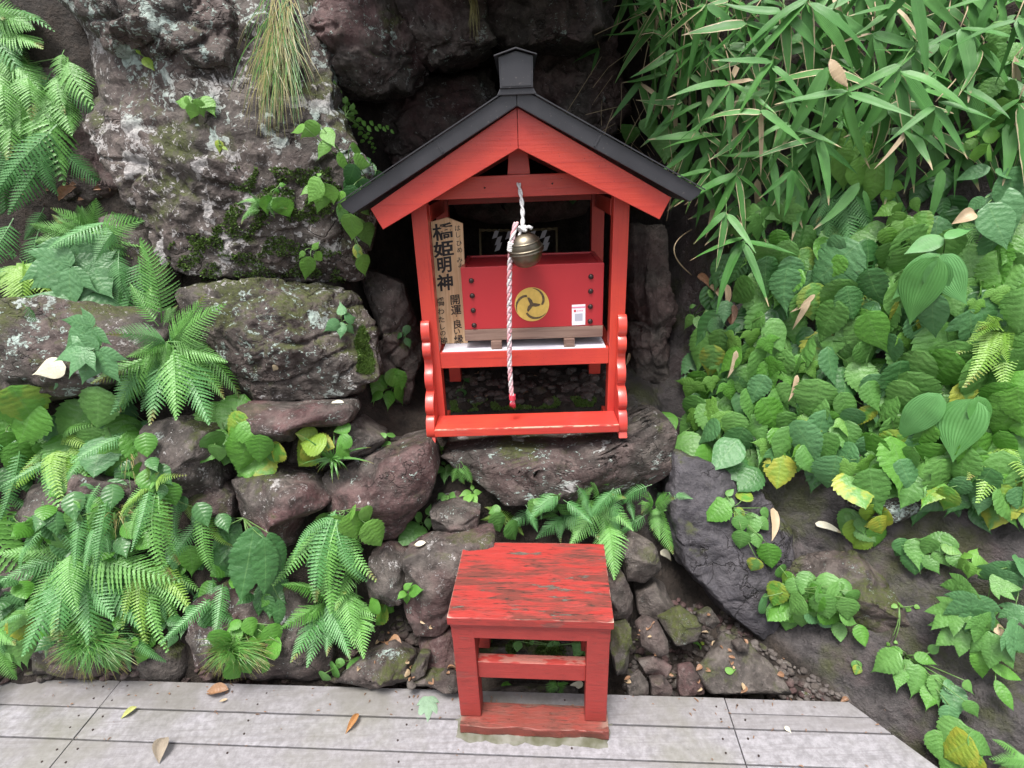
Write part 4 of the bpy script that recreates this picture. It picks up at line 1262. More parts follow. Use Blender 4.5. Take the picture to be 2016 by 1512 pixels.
# ------------------------------------------------------------------ leaf shapes (unit length along +Y, facing +Z)
def leaf_shape(outline, n=12, teeth=0, fold=.12, droop=.12, quilt=.0, nv=7, seed=0, petiole=0.):
    """outline(v) -> half width at v in 0..1"""
    R = random.Random(seed)
    V, F, UV = [], [], []
    st = []
    if teeth:
        for i in range(teeth):
            st += [(i / teeth, 1.0 if i else 1.), ((i + .72) / teeth, 1.10), ((i + .80) / teeth, .96)]
        st.append((1., 1.))
    else:
        st = [(i / n, 1.) for i in range(n + 1)]
    bend = R.uniform(-.06, .06)
    for v, k in st:
        w = outline(v)
        cx = bend * math.sin(v * math.pi)
        for u in (-1, -.55, 0, .55, 1):
            au = abs(u)
            kk = k if au == 1 else 1
            x = u * w * kk + cx
            y = v - (.03 * au if teeth else 0)
            z = fold * au * w * 1.6 - droop * v * v - au * au * w * .35
            z += quilt * math.sin((v - au * .2) * 2 * math.pi * nv) * (.6 if au == .55 else .0 if au == 0 else .3)
            z += noise.noise(Vector((x * 5 + seed, y * 5, 3))) * .018
            V.append((x, y, z)); UV.append((u, v))
    for i in range(len(st) - 1):
        for c in range(4):
            a = i * 5 + c
            F.append((a, a + 1, a + 6, a + 5))
    return V, F, UV

def ovate(wid, peak=.36, tip=1.25):
    def o(v):
        if v <= 0 or v >= 1:
            return .004
        a = math.log(.5) / math.log(peak)
        t = v ** a
        return wid * (math.sin(math.pi * t) ** (.75 if v < peak else tip))
    return o

def lance(wid, peak=.3):
    def o(v):
        if v <= 0 or v >= 1:
            return .004
        return wid * (min(1, v / .10) ** .6) * (1 - max(0, (v - peak) / (1 - peak)) ** 1.7) * (.85 + .15 * min(1, v / peak))
    return o

SH = {}
for k in range(4):
    SH['broad', k] = leaf_shape(ovate((.275, .31, .255, .32)[k], (.33, .38, .30, .40)[k], 1.75), teeth=11, fold=.16, droop=(.10, .2, .05, .28)[k], quilt=.004, nv=7, seed=k)
    SH['round', k] = leaf_shape(ovate((.40, .42, .37, .41)[k], .40, .9), teeth=8, fold=.12, droop=(.1, .22, .05, .16)[k], quilt=.004, nv=5, seed=10 + k)
    SH['smooth', k] = leaf_shape(ovate((.28, .32, .25, .29)[k], .36, 1.5), n=12, fold=.18, droop=(.08, .18, .25, .02)[k], quilt=.003, nv=7, seed=20 + k)
    SH['heart', k] = leaf_shape(ovate(.40, .28, 1.1), n=12, fold=.14, droop=(.1, .2, .15, .05)[k], quilt=.004, nv=5, seed=30 + k)
    SH['bamboo', k] = leaf_shape(lance((.072, .082, .065, .09)[k], .25), n=12, fold=.35, droop=(.08, .2, .32, .02)[k], seed=40 + k)
    SH['lily', k] = leaf_shape(ovate((.24, .2, .27, .22)[k], .38, 1.25), n=14, fold=.25, droop=(.08, .2, .02, .28)[k], seed=50 + k)
    SH['long', k] = leaf_shape(ovate((.20, .23, .19, .22)[k], .45, 1.0), teeth=13, fold=.2, droop=(.1, .22, .3, .05)[k], quilt=.007, nv=9, seed=60 + k)
    SH['curl', k] = leaf_shape(ovate((.26, .2, .16, .3)[k], .45, 1.0), n=10, fold=(.9, .7, 1.2, .8)[k], droop=(.3, -.3, .2, .5)[k], quilt=.03, nv=3, seed=70 + k)

for k in range(4):
    V_, F_, U_ = leaf_shape(ovate((.32, .35, .30, .36)[k], .36, 1.4), teeth=11, fold=.16, droop=(.1, .2, .05, .15)[k], quilt=.004, seed=80 + k)
    Rh = random.Random(k)
    hs_ = [(Rh.uniform(-.25, .25), Rh.uniform(.2, .85), Rh.uniform(.03, .075)) for _ in range(7)] + [(.34, Rh.uniform(.3, .7), .1)]
    F_ = [f for f in F_ if not any(math.hypot(sum(V_[i][0] for i in f) / 4 - hx, sum(V_[i][1] for i in f) / 4 - hy) < hr for hx, hy, hr in hs_)]
    SH['eaten', k] = (V_, F_, U_)

def multi(parts):
    V, F, UV = [], [], []
    for (bx, by), ang, L, key, dz in parts:
        v, f, uv = SH[key]
        o = len(V)
        c, s = math.cos(ang), math.sin(ang)
        for x, y, z in v:
            x, y, z = x * L, y * L, z * L
            V.append((bx + x * c + y * s, by - x * s + y * c, z + dz))
        F += [tuple(i + o for i in q) for q in f]
        UV += uv
    return V, F, UV
for k in range(4):
    j = (k + 1) % 4
    w = (.0, .08, -.08, .05)[k]
    # three leaflets, five leaflets, palmate lobes; all with their stalk at the origin
    SH['tri', k] = multi([((0, .18), 0 + w, .80, ('broad', k), 0), ((0, .15), 1.15, .62, ('broad', j), .01), ((0, .15), -1.15 + w, .62, ('broad', k), .012)])
    SH['quin', k] = multi([((0, .15), 0 + w, .85, ('smooth', k), 0), ((0, .13), .85, .72, ('smooth', j), .01), ((0, .13), -.85, .72, ('smooth', k), .012), ((0, .10), 1.75, .5, ('smooth', j), .02), ((0, .10), -1.75 + w, .5, ('smooth', k), .018)])
    SH['palm', k] = multi([((0, 0), 0, 1., ('long', k), 0), ((0, .05), .60, .85, ('long', j), .008), ((0, .05), -.60, .85, ('long', k), .010), ((0, .03), 1.2, .6, ('long', j), .016), ((0, .03), -1.2, .6, ('long', k), .018)])
    SH['pinn', k] = multi([((0, .60), 0, .42, ('smooth', k), 0)] + [((0, .12 + .17 * i), sg * 1.1, .30 + .03 * i, ('smooth', (k + i) % 4), .005 * sg) for i in range(3) for sg in (-1, 1)])
    SH['mini', k] = multi([((.02 * math.sin(i * 2.1), .06 + .12 * i), (1.0 if i % 2 else -1.0) * (.7 + .1 * (i % 3)), .17 - .006 * i, ('round', (i + k) % 4), .01 * (i % 3)) for i in range(8)])

def frond_shape(n=20, wid=.30, teeth=7, arch=.10, base=.14, taper=1.15, seed=0, angle=1.2, tipdroop=.0, pw=.36, curve=0.):
    R = random.Random(seed)
    V, F, UV = [], [], []
    def ax(v):
        return Vector((curve * v * v, v, arch * math.sin(v * math.pi * .9) - tipdroop * v ** 3))
    # rachis
    m = 14
    for i in range(m + 1):
        v = i / m
        c = ax(v); w = .007 * (1 - v * .8)
        V += [(c.x - w, c.y, c.z - .002), (c.x + w, c.y, c.z - .002)]
        UV += [(-.05, v), (.05, v)]
    for i in range(m):
        F.append((2 * i, 2 * i + 1, 2 * i + 3, 2 * i + 2))
    for i in range(n):
        t = (i + .5) / n
        v = base + (1 - base) * t ** .92
        sp = (1 - base) / n
        L = wid * (min(1, (t + .12) / .32)) ** .7 * max(.03, (1 - t)) ** (1 / taper * .92)
        if t > .97:
            L = max(L, .02)
        for sg in (-1, 1):
            jit = R.uniform(-.05, .05)
            ang = angle - .42 * t + jit
            d = Vector((math.sin(ang) * sg, math.cos(ang), -.18 + R.uniform(-.10, .10)))
            side = Vector((math.cos(ang) * sg, -math.sin(ang), 0)) * -1
            c0 = ax(v) + Vector((0, (sp * .25 if sg > 0 else -sp * .1), 0))
            hw = sp * pw * (1.25 - .2 * t)
            o = len(V)
            nt_ = teeth
            for q in range(nt_ * 2 + 1):
                s = q / (nt_ * 2)
                prof_ = hw * (1 - s) ** .62 * (.75 + .25 * min(1, s * 6))
                k = 1.3 if q % 2 else .72
                if q == nt_ * 2:
                    k = 0.05
                cen = c0 + d * (L * s) + Vector((0, 0, -L * .18 * s * s)) + Vector((0, L * .10 * s * s, 0))
                fw = Vector((0, 0, 0)) if q % 2 == 0 else d * (L / nt_ * .28)
                V += [tuple(cen - side * prof_ * k + fw), tuple(cen + Vector((0, 0, -.004))), tuple(cen + side * prof_ * k + fw)]
                UV += [(-1, v), (0, v), (1, v)]
            for q in range(nt_ * 2):
                a = o + q * 3
                F += [(a, a + 1, a + 4, a + 3), (a + 1, a + 2, a + 5, a + 4)]
    return V, F, UV
for k in range(4):
    SH['fern', k] = frond_shape((20, 22, 18, 21)[k], (.30, .34, .28, .32)[k], 6, (.12, .18, .06, .22)[k], .12, 1.15, k, 1.15, (0, .1, .05, .2)[k], .30, (.10, -.14, .05, -.05)[k])
    SH['narrow', k] = frond_shape(24, (.17, .15, .19, .16)[k], 3, (.12, .2, .06, .16)[k], .04, 1.3, 9 + k, 1.3, (.05, .15, .1, .2)[k], .32, (.14, -.16, .05, -.07)[k])
    SH['plume', k] = frond_shape((17, 16, 18, 17)[k], (.40, .36, .42, .38)[k], 8, (.10, .16, .2, .05)[k], .16, 1.05, 20 + k, 1.05, (0, .1, .15, .05)[k], .30, (.12, -.14, .05, -.06)[k])

_mesh_cache = {}
def leaf_mesh(key, mat, name):
    kk = (key, mat.name)
    if kk not in _mesh_cache:
        V, F, UV = SH[key]
        _mesh_cache[kk] = mesh(name, V, F, mat, True, UV)
    return _mesh_cache[kk]

def frame(base, tip, nrm, wscale=1.):
    y = tip - base
    L = y.length
    y = y / L
    z = nrm - y * nrm.dot(y)
    if z.length < 1e-3:
        z = Vector((0, 0, 1)) - y * y.z
    z.normalize()
    x = y.cross(z)
    m = Matrix((x * L * wscale, y * L, z * L)).transposed().to_4x4()
    m.translation = base
    return m

def facing(mid, w_cam=.7, w_up=.5, jit=.25):
    v = (CAM - mid).normalized() * w_cam + Vector((0, 0, w_up))
    return v + Vector((rnd.uniform(-jit, jit), rnd.uniform(-jit, jit), rnd.uniform(-jit, jit)))

def pt(px, py, lift=.03, near=None):
    """a point over the surface seen at that pixel, lifted towards the viewer; near = (t, lo, hi) keeps it at the depth of its plant"""
    loc, n, t, d = hit(px, py)
    tt_ = t - lift
    if near:
        tt_ = max(near[0] - near[1], min(tt_, near[0] + near[2]))
    return CAM + d * tt_, tt_

def put(name, key, mat, m, parent, ploc):
    o = bpy.data.objects.new(name, leaf_mesh(key, mat, name))
    COL.objects.link(o)
    m = m.copy(); m.translation = m.translation - ploc
    o.parent = parent
    o.matrix_basis = m
    return o

def stalks(lines, parent, ploc, r=.0022, mat=STEM, name='stem'):
    g = Geo()
    for a, b, sag in lines:
        mid = (a + b) / 2 + sag
        P = [(a * (1 - t) ** 2 + mid * 2 * t * (1 - t) + b * t * t) - ploc for t in (0, .25, .5, .75, 1)]
        g.add(*tube_geo(P, [r, r, r * .9, r * .8, r * .7], 5))
    return link(name, g.mesh(name, mat), parent)

def fern(label, root, tips, shape='fern', mat=None, group='ferns on the rocks', lift=.10, wsc=1., name='fern', cat='fern', mats=None, extra=.9):
    p, t = pt(*root, .01)
    th = thing(name, label, cat, p, 0, group)
    lines = []
    for i, tp in enumerate(tips):
        sx, sy = (rnd.uniform(-8, 8), rnd.uniform(-8, 8))
        r0 = root if len(tp) == 2 else tp[2:4]
        b, tb = pt(r0[0] + sx, r0[1] + sy, .02, (t, .08, .04))
        q, _ = pt(tp[0], tp[1], lift * rnd.uniform(.6, 1.2), (tb, .16, .03))
        m = frame(b, q, facing((b + q) / 2, .75, .45, .3), wsc)
        put('frond', (shape, rnd.randrange(4)), (mats[i % len(mats)] if mats else mat or L_FERN), m, th, p)
        if (b - p).length > .03:
            lines.append((p, b, Vector((0, -.02, 0))))
    n0 = len(tips)
    for i in range(int(n0 * extra)):
        tp = tips[rnd.randrange(n0)]
        r0 = root if len(tp) == 2 else tp[2:4]
        f = rnd.uniform(.55, .95); a = rnd.uniform(-.5, .5)
        dx, dy = (tp[0] - r0[0]) * f, (tp[1] - r0[1]) * f
        dx, dy = dx * math.cos(a) - dy * math.sin(a), dx * math.sin(a) + dy * math.cos(a)
        bx_, by_ = r0[0] + rnd.uniform(-14, 14), r0[1] + rnd.uniform(-14, 14)
        b, tb = pt(bx_, by_, .015, (t, .08, .04))
        q, _ = pt(bx_ + dx, by_ + dy, lift * rnd.uniform(.2, .7), (tb, .12, .04))
        if (q - b).length < .04:
            continue
        put('frond', (shape, rnd.randrange(4)), (mats[i % len(mats)] if mats else mat or L_FERN), frame(b, q, facing((b + q) / 2, .7, .5, .4), wsc), th, p)
    if lines:
        stalks(lines, th, p, .002, STEM)
    return th

def leaves(label, root, spec, shape='broad', mat=None, group=None, lift=(.03, .08), name='leafy_plant', cat='plant', leafname='leaf', wsc=1., mats=None, w_up=.45, jit=.3, tipdep=.05, stem=True, stemmat=None):
    """spec: list of (bx,by,tx,ty) in picture pixels"""
    p, t = pt(*root, .0)
    th = thing(name, label, cat, p, 0, group)
    lines = []
    for i, (bx_, by_, tx_, ty_) in enumerate(spec):
        b, tb = pt(bx_, by_, rnd.uniform(*lift), (t, .22, .08))
        q, _ = pt(tx_, ty_, rnd.uniform(*lift) * .8, (tb, tipdep, tipdep))
        m = frame(b, q, facing((b + q) / 2, .8, w_up, jit), wsc * rnd.uniform(.9, 1.1))
        sh_ = shape if isinstance(shape, str) else shape[i % len(shape)]
        put(leafname, (sh_, rnd.randrange(4)), (mats[rnd.randrange(len(mats))] if mats else mat or L_CARPET), m, th, p)
        if (b - p).length > .015:
            lines.append((p, b, Vector((rnd.uniform(-.01, .01), -.015, .01))))
    if lines and stem:
        stalks(lines, th, p, .0018, stemmat or STEM)
    return th

def around(cx, cy, rx, ry, n, L, ang=90, spread=40, seed=0, out=.0):
    """n leaves with bases scattered over an ellipse; out>0 makes them radiate"""
    R = random.Random(seed * 31 + int(cx))
    res = []
    for i in range(n):
        a = i * 2.39996 + seed
        r = math.sqrt((i + .4) / n)
        x, y = cx + rx * r * math.cos(a), cy + ry * r * math.sin(a)
        d = math.radians(ang + R.uniform(-spread, spread))
        dx, dy = math.cos(d), math.sin(d)
        if out:
            dx, dy = dx * (1 - out) + math.cos(a) * out, dy * (1 - out) + math.sin(a) * out
            l = math.hypot(dx, dy) or 1
            dx, dy = dx / l, dy / l
        LL = L * R.uniform(.75, 1.25)
        res.append((x - dx * LL * .5, y - dy * LL * .5, x + dx * LL * .5, y + dy * LL * .5))
    res.sort(key=lambda s: s[1])
    return res

# ------------------------------------------------------------------ ferns
fern('large pale green fern overhanging from the top left corner', (40, 130), [(90, 355, 95, 185), (130, 262, 118, 150), (165, 220, 135, 110), (42, 320, 20, 170), (100, 95, -20, 60), (95, 175, -10, 100), (20, 250, 10, 150), (60, 60, -30, 20), (-10, 200, 0, 90), (70, 230, 60, 150)], 'plume', L_FERN, wsc=1.05, lift=.14, extra=1.5)
fern('fern filling the extreme top left corner above the overhanging fern', (-20, 30), [(60, 110), (30, 160), (90, 60), (20, 40), (-30, 130)], 'plume', L_FERND, wsc=1.0)
fern('feathery fern beside the dark hollow, upper part of the left bank', (170, 500), [(60, 445, 170, 470), (110, 402, 180, 470), (195, 395, 190, 480), (275, 425, 200, 480), (265, 500), (60, 510), (150, 445), (320, 560), (240, 560), (110, 560), (290, 480)], 'plume', L_FERN, extra=2.2, lift=.13)
fern('upright single-frond fern against the lower edge of the lichen outcrop', (318, 640), [(304, 470), (345, 600), (250, 560)], 'fern', L_FERN)
fern('small yellow-green fern at the left edge under the feathery fern', (45, 520), [(80, 592), (12, 595), (75, 545), (-5, 560), (100, 560), (50, 610)], 'plume', L_FERNY)
fern('big arching fern hanging over the white-streaked boulder, left of center', (335, 680), [(192, 768), (285, 812), (370, 825), (302, 835), (452, 778), (432, 830), (448, 618), (215, 640), (255, 705), (245, 765), (420, 690), (400, 760), (330, 770), (225, 820)], 'fern', L_FERN, mats=[L_FERN, L_FERND], lift=.15, extra=1.6)
fern('slender pale fern arching above the big bottom-left ferns', (305, 960), [(228, 1005), (305, 930), (346, 940), (410, 1142, 390, 1000), (395, 1040, 370, 985), (332, 1120), (268, 1030), (300, 1150), (350, 1060), (245, 1060)], 'narrow', L_FERN, mats=[L_FERNY, L_FERN], lift=.13, wsc=1.1)
fern('large blue-green fern sprawling at the lower left corner', (150, 1085), [(0, 1150), (-10, 1095), (72, 1292), (125, 1210), (245, 1205), (262, 1095), (195, 1262), (330, 1170), (100, 1262), (22, 1085), (290, 1230), (170, 1310)], 'fern', L_FERND, mats=[L_FERND, L_FERN], lift=.16, wsc=1.05)
fern('mid green fern with hanging fronds behind the large corner fern', (290, 1110), [(330, 1240), (250, 1260), (375, 1225), (400, 1180), (290, 1290), (215, 1230)], 'narrow', L_FERN, mats=[L_FERN, L_FERNY], lift=.1, wsc=1.15)
fern('dense fern with long drooping fronds left of the stool', (655, 1015), [(562, 1165), (600, 1185), (640, 1175), (692, 1155), (722, 1150), (570, 1075), (660, 1210), (620, 1120), (720, 1080), (580, 1120)], 'narrow', L_FERN, mats=[L_FERN, L_FERND], lift=.12, wsc=1.35)
fern('blue-green fern spreading low beside the deck, left of the stool', (640, 1185), [(580, 1302), (555, 1165), (702, 1292), (732, 1225), (612, 1312), (690, 1165), (655, 1290), (560, 1240)], 'fern', L_FERND, mats=[L_FERND, L_FERN], lift=.12)
fern('upright light fern frond at the right end of the left bank', (700, 1110), [(690, 1270, 690, 1150), (722, 1290, 705, 1180), (665, 1200)], 'fern', L_FERN, lift=.15)
fern('yellowish hanging fern among the round leaves at left', (120, 865), [(85, 1000), (110, 1055), (172, 890), (216, 975), (15, 975), (190, 850), (140, 950), (60, 930)], 'narrow', L_FERNY, wsc=1.25, mats=[L_FERNY, L_FERN])
fern('fern in the middle of the row behind the stool', (1110, 1010), [(1160, 948), (1100, 1065), (1062, 1000), (1060, 1062), (1145, 1062), (1180, 1062), (1120, 955)], 'fern', L_FERN, lift=.12, mats=[L_FERN, L_FERND])
fern('pale yellow-green curled fern just behind the stool, left of its row', (985, 1010), [(1035, 1048), (950, 1030), (985, 1045), (955, 1000)], 'narrow', L_FERNY, lift=.015, wsc=1.5, extra=0)
fern('fern with the longest frond hanging beside the stool seat', (1185, 985), [(1226, 1142, 1200, 1030), (1165, 955), (1235, 975), (1250, 1040), (1140, 1010), (1200, 1085), (1130, 1085)], 'fern', L_FERN, lift=.14, wsc=1.0)
fern('fern at the right end of the row behind the stool, by the dark rib', (1285, 1000), [(1312, 1092), (1262, 1005), (1325, 975), (1288, 1060), (1265, 965), (1310, 1040)], 'fern', L_FERN, lift=.1)
fern('yellow-green fern hanging in the leaf carpet near the right edge', (1960, 640), [(1900, 712), (1942, 772), (1992, 762), (1930, 635), (1905, 655), (2010, 700), (1965, 720)], 'narrow', L_FERNY, lift=.18, wsc=1.5)
fern('single narrow pale frond hanging under the leaf carpet at right', (1968, 865), [(1945, 988), (1990, 950), (1920, 940)], 'narrow', L_FERNY, lift=.16, wsc=1.4)
fern('small fern tucked under the lily leaves at upper right', (1895, 440), [(1905, 560), (1930, 500), (1875, 500)], 'fern', L_FERN, lift=.08)
fern('shaded fern frond below the bamboo leaves, upper right', (1650, 360), [(1640, 480), (1700, 470), (1690, 500), (1610, 440)], 'fern', L_FERND, lift=.05)
fern('tiny fern growing on the mossy ledge left of the roof eave', (520, 400), [(470, 390), (478, 425), (560, 385), (540, 430), (495, 378)], 'narrow', L_FERN, lift=.05, wsc=1.5)
fern('fern tips reaching in at the bottom right corner', (2030, 1500), [(1955, 1488), (1975, 1515), (1960, 1460)], 'fern', L_FERN, lift=.1)
fern('fern at the left edge brushing the deck', (-5, 1235), [(12, 1345), (32, 1300), (-20, 1330), (45, 1260)], 'fern', L_FERN, lift=.1)
fern('tiny fern on the ground seen through the stool legs', (1095, 1350), [(1070, 1368), (1120, 1345), (1110, 1372), (1080, 1345)], 'plume', L_FERN, lift=.02)
fern('little fern sprig under the left end of the shrine base stone', (905, 915), [(925, 955), (895, 950), (915, 935)], 'plume', L_FERN, lift=.03)

# ------------------------------------------------------------------ broad-leaved plants, left bank and around the shrine
P = leaves
P('round glossy leaves at the left edge under the long mossy boulder', (30, 830), around(25, 850, 45, 60, 9, 78, 90, 50, 1), 'round', L_BRIGHT, cat='plant')
P('cluster of large bluish oval leaves beside the tan boulder', (200, 800), around(185, 860, 75, 60, 12, 78, 95, 40, 2), 'round', None, mats=[L_CARPET, L_BLUE, L_BRIGHT])
P('big puckered dark leaf hanging above the tan boulder', (230, 785), [(225, 780, 240, 870), (285, 830, 270, 915), (205, 800, 190, 850)], 'round', L_BLUE)
P('long glossy leaf plant with yellowed tip left of the tan boulder', (265, 850), [(250, 850, 300, 925), (245, 880, 290, 960), (240, 840, 285, 880), (265, 870, 250, 930)], 'broad', L_BRIGHT)
P('bright leaves hanging under the big arching fern', (440, 800), around(450, 855, 55, 45, 8, 75, 85, 45, 3), 'round', L_BRIGHT)
P('rosette of scalloped round leaves on the purple block', (505, 890), around(505, 905, 45, 30, 8, 55, 95, 60, 4, .3), 'round', L_BRIGHT)
P('yellowing leaves at the base of the spiky grass tuft', (615, 890), around(612, 880, 30, 28, 6, 48, 90, 80, 5, .4), 'round', L_YELLOW)
P('pair of round green leaves behind the spiky grass tuft', (680, 850), [(690, 838, 655, 850), (690, 860, 660, 885), (665, 880, 690, 900)], 'round', L_BRIGHT)
P('plant with broad leaves in the dark gap left of the shrine bench', (775, 760), [(760, 735, 805, 765), (785, 730, 790, 790), (755, 740, 735, 800), (770, 770, 765, 810), (750, 770, 728, 790), (780, 760, 800, 800)], 'broad', L_BRIGHT)
P('dark drooping wrinkled leaves between the two left ferns', (480, 1020), [(470, 1030, 410, 1160), (500, 1040, 470, 1190), (520, 1060, 520, 1180), (460, 1020, 420, 1090), (530, 1050, 560, 1130), (540, 1120, 530, 1220), (500, 1110, 480, 1160), (445, 1040, 440, 1110), (550, 1180, 545, 1240), (515, 1150, 505, 1215)], 'long', L_DARK, jit=.2)
P('small-leaved sprawling plant above the right deck grass tuft', (480, 1220), around(485, 1275, 65, 50, 16, 42, 95, 60, 6), 'round', L_BRIGHT)
P('oval leaves lying on the rock at the left edge, second row', (30, 1010), around(30, 1045, 50, 28, 7, 50, 95, 60, 7), 'broad', L_BRIGHT)
P('pale leaves on top of the drooping fern left of the stool', (680, 1005), [(640, 1010, 640, 1050), (665, 1015, 670, 1050), (690, 1010, 705, 1065), (720, 1030, 755, 1080), (655, 1060, 650, 1120), (700, 1000, 680, 1020), (715, 1000, 730, 1030)], 'round', L_LIGHT)
P('single large oval leaf in front of the slender fern', (370, 1070), [(372, 1075, 374, 1145)], 'broad', L_BRIGHT, lift=(.1, .12))
P('bright green leaves crowded behind the bottom-left fern', (150, 1020), around(150, 1045, 75, 45, 12, 62, 100, 60, 8), 'broad', None, mats=[L_BRIGHT, L_CARPET])
P('mottled broad leaves at the lower left edge above the deck', (20, 1200), around(25, 1255, 40, 60, 9, 75, 95, 40, 9), 'broad', None, mats=[L_BRIGHT, L_YELLOW, L_CARPET])
P('two round leaves by the dark purple stone left of the stool', (755, 1190), [(760, 1195, 735, 1232), (758, 1190, 778, 1205), (745, 1185, 720, 1205)], 'round', L_BRIGHT)
P('little trailing leaves at the deck edge below the blue-green fern', (680, 1300), [(690, 1300, 700, 1310), (660, 1310, 648, 1335), (640, 1325, 632, 1345), (672, 1296, 665, 1318)], 'round', L_CARPET)
P('small leaves beside the right end of the round grey boulder', (340, 1225), around(320, 1235, 45, 20, 7, 34, 90, 90, 10, .5), 'broad', L_DARK)
P('drooping green leaves beside the left deck grass tuft', (230, 1270), around(235, 1285, 40, 30, 7, 45, 95, 50, 11), 'broad', None, mats=[L_BRIGHT, L_CARPET])
P('small broad leaves sprouting between purple ledge and fern', (430, 870), around(430, 885, 20, 15, 4, 40, 95, 50, 12), 'round', L_CARPET)

# compound-leaved and climbing plants
P('large hand-shaped leaves over the long mossy boulder, left bank', (150, 545), [(150, 500, 128, 610), (155, 585, 148, 715), (150, 520, 62, 575), (175, 515, 228, 585), (160, 650, 118, 765), (185, 640, 205, 745), (140, 470, 180, 560)], 'quin', L_BLUE, lift=(.16, .22), wsc=1.25)
P('lower hand-shaped leaf beside the big arching fern', (150, 700), [(185, 690, 95, 700), (190, 640, 130, 690), (200, 680, 165, 760)], 'quin', L_BLUE, lift=(.12, .16), wsc=1.2)
P('climbing plant with light green leaflets left of the roof', (690, 330), [(630, 245, 585, 275), (650, 275, 625, 315), (665, 300, 690, 340), (640, 250, 660, 290), (695, 310, 735, 325), (600, 250, 572, 262), (690, 285, 720, 300)], 'smooth', L_LIGHT, lift=(.05, .14), tipdep=.05)
P('five-leaflet sprig beside the left roof eave', (640, 380), [(630, 350, 600, 400), (635, 365, 625, 420), (640, 360, 655, 410), (620, 365, 590, 385), (632, 345, 622, 340)], 'smooth', L_LIGHT, lift=(.05, .1))
P('hanging green leaves directly under the left roof eave', (690, 440), [(680, 400, 668, 440), (690, 420, 690, 480), (700, 430, 725, 480), (715, 440, 735, 490), (700, 480, 715, 520), (710, 400, 730, 425), (715, 500, 720, 545), (680, 380, 655, 415)], 'smooth', None, mats=[L_LIGHT, L_CARPET], lift=(.05, .12))
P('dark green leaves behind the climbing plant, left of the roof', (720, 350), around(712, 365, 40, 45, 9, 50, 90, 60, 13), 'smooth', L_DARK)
P('sprig with three pale leaves over the moss left of the shrine', (615, 490), [(612, 505, 600, 555), (622, 495, 640, 520), (615, 490, 628, 475), (600, 495, 588, 510)], 'smooth', L_LIGHT, lift=(.03, .06))
P('bluish five-leaflet seedling on the right flank of the streaked boulder', (675, 640), [(672, 620, 668, 590), (680, 630, 708, 622), (665, 630, 635, 655), (672, 635, 668, 668), (685, 640, 700, 660)], 'broad', L_BLUE, lift=(.02, .05))
P('small leafy clump growing in a pocket of the lichen outcrop', (380, 215), [(378, 200, 338, 195), (380, 205, 375, 240), (390, 200, 425, 205), (385, 195, 400, 235), (372, 195, 355, 215), (400, 190, 420, 225)], 'broad', L_LIGHT, lift=(.03, .06))
P('tiny seedling of two yellow-green leaves mid outcrop', (435, 290), [(430, 275, 430, 302), (438, 288, 450, 296)], 'smooth', L_YELLOW, lift=(.01, .02))
P('two yellow-green leaves in the diagonal crack of the outcrop', (270, 105), [(268, 98, 278, 108), (284, 112, 304, 138)], 'smooth', L_YELLOW, lift=(.01, .03))
P('glossy leaf plant beside the tiny fern on the mossy ledge', (530, 400), [(545, 390, 575, 440), (525, 385, 530, 430), (550, 365, 565, 362), (540, 372, 552, 380)], 'broad', L_BRIGHT, lift=(.02, .05))
P('climber of tiny round leaves on the rusty rock left of the roof', (680, 230), [(700, 230, 650, 165), (690, 215, 720, 280), (710, 245, 775, 255), (680, 200, 700, 250), (720, 260, 740, 300)], 'mini', L_LIGHT, lift=(.03, .06), wsc=1.3)
P('three-leaflet plant just under the left foot of the shrine bench', (880, 945), [(878, 925, 875, 955), (870, 918, 852, 930), (882, 915, 895, 945), (875, 915, 870, 905), (885, 920, 905, 925)], 'broad', L_CARPET, lift=(.02, .05))
P('three-leaflet sprig below the plant under the shrine foot', (880, 985), [(880, 975, 880, 1003), (875, 972, 860, 985), (885, 972, 898, 978)], 'broad', L_CARPET, lift=(.02, .04))
P('yellow-green star-shaped seedling left of the center ferns', (928, 975), [(928, 968, 905, 975), (930, 965, 928, 950), (932, 968, 952, 968), (930, 972, 938, 995), (926, 972, 918, 992)], 'smooth', L_LIGHT, lift=(.03, .05))
P('large three-leaf plant on the purple boulder\'s right edge', (835, 1030), [(825, 1030, 778, 1075), (830, 1025, 815, 1010), (832, 1035, 820, 1065), (842, 1020, 845, 1045), (845, 1015, 848, 990)], 'smooth', L_CARPET, lift=(.03, .06))
P('small two-leaf sprig in front of the stone leaning on the stool', (800, 1165), [(800, 1165, 782, 1180), (805, 1162, 832, 1160), (803, 1168, 800, 1195), (795, 1160, 812, 1148)], 'smooth', L_BRIGHT, lift=(.03, .05))
P('small leaf sprig on the dark ledge under the shrine bench, left', (870, 880), [(868, 880, 858, 872), (870, 882, 882, 878), (868, 884, 866, 892)], 'smooth', L_BRIGHT, lift=(.02, .03))
P('seedling with a dead leaf on top of the large purple boulder', (762, 865), [(760, 862, 745, 850), (765, 860, 775, 845), (762, 868, 760, 885)], 'smooth', L_CARPET, lift=(.01, .03))
P('leaf drooping from the curved lintel behind the shrine', (1128, 385), [(1126, 382, 1128, 405)], 'round', L_BLUE, lift=(.05, .06))
P('shaded leaves on the rubble under the shrine', (915, 745), [(912, 740, 895, 750), (918, 742, 930, 755), (910, 765, 900, 785)], 'smooth', L_DARK, lift=(.01, .03))
P('little leaves in the dark gap left of the front shrine post', (800, 660), [(805, 640, 795, 665), (798, 665, 808, 685), (790, 655, 780, 668)], 'smooth', L_DARK, lift=(.02, .05))
P('leaves hanging under the stool seat at the back', (1090, 1270), [(1020, 1262, 1018, 1282), (1090, 1262, 1092, 1298), (1140, 1265, 1132, 1298), (1150, 1262, 1158, 1295), (1045, 1260, 1048, 1270)], 'round', L_CARPET, lift=(.02, .04))
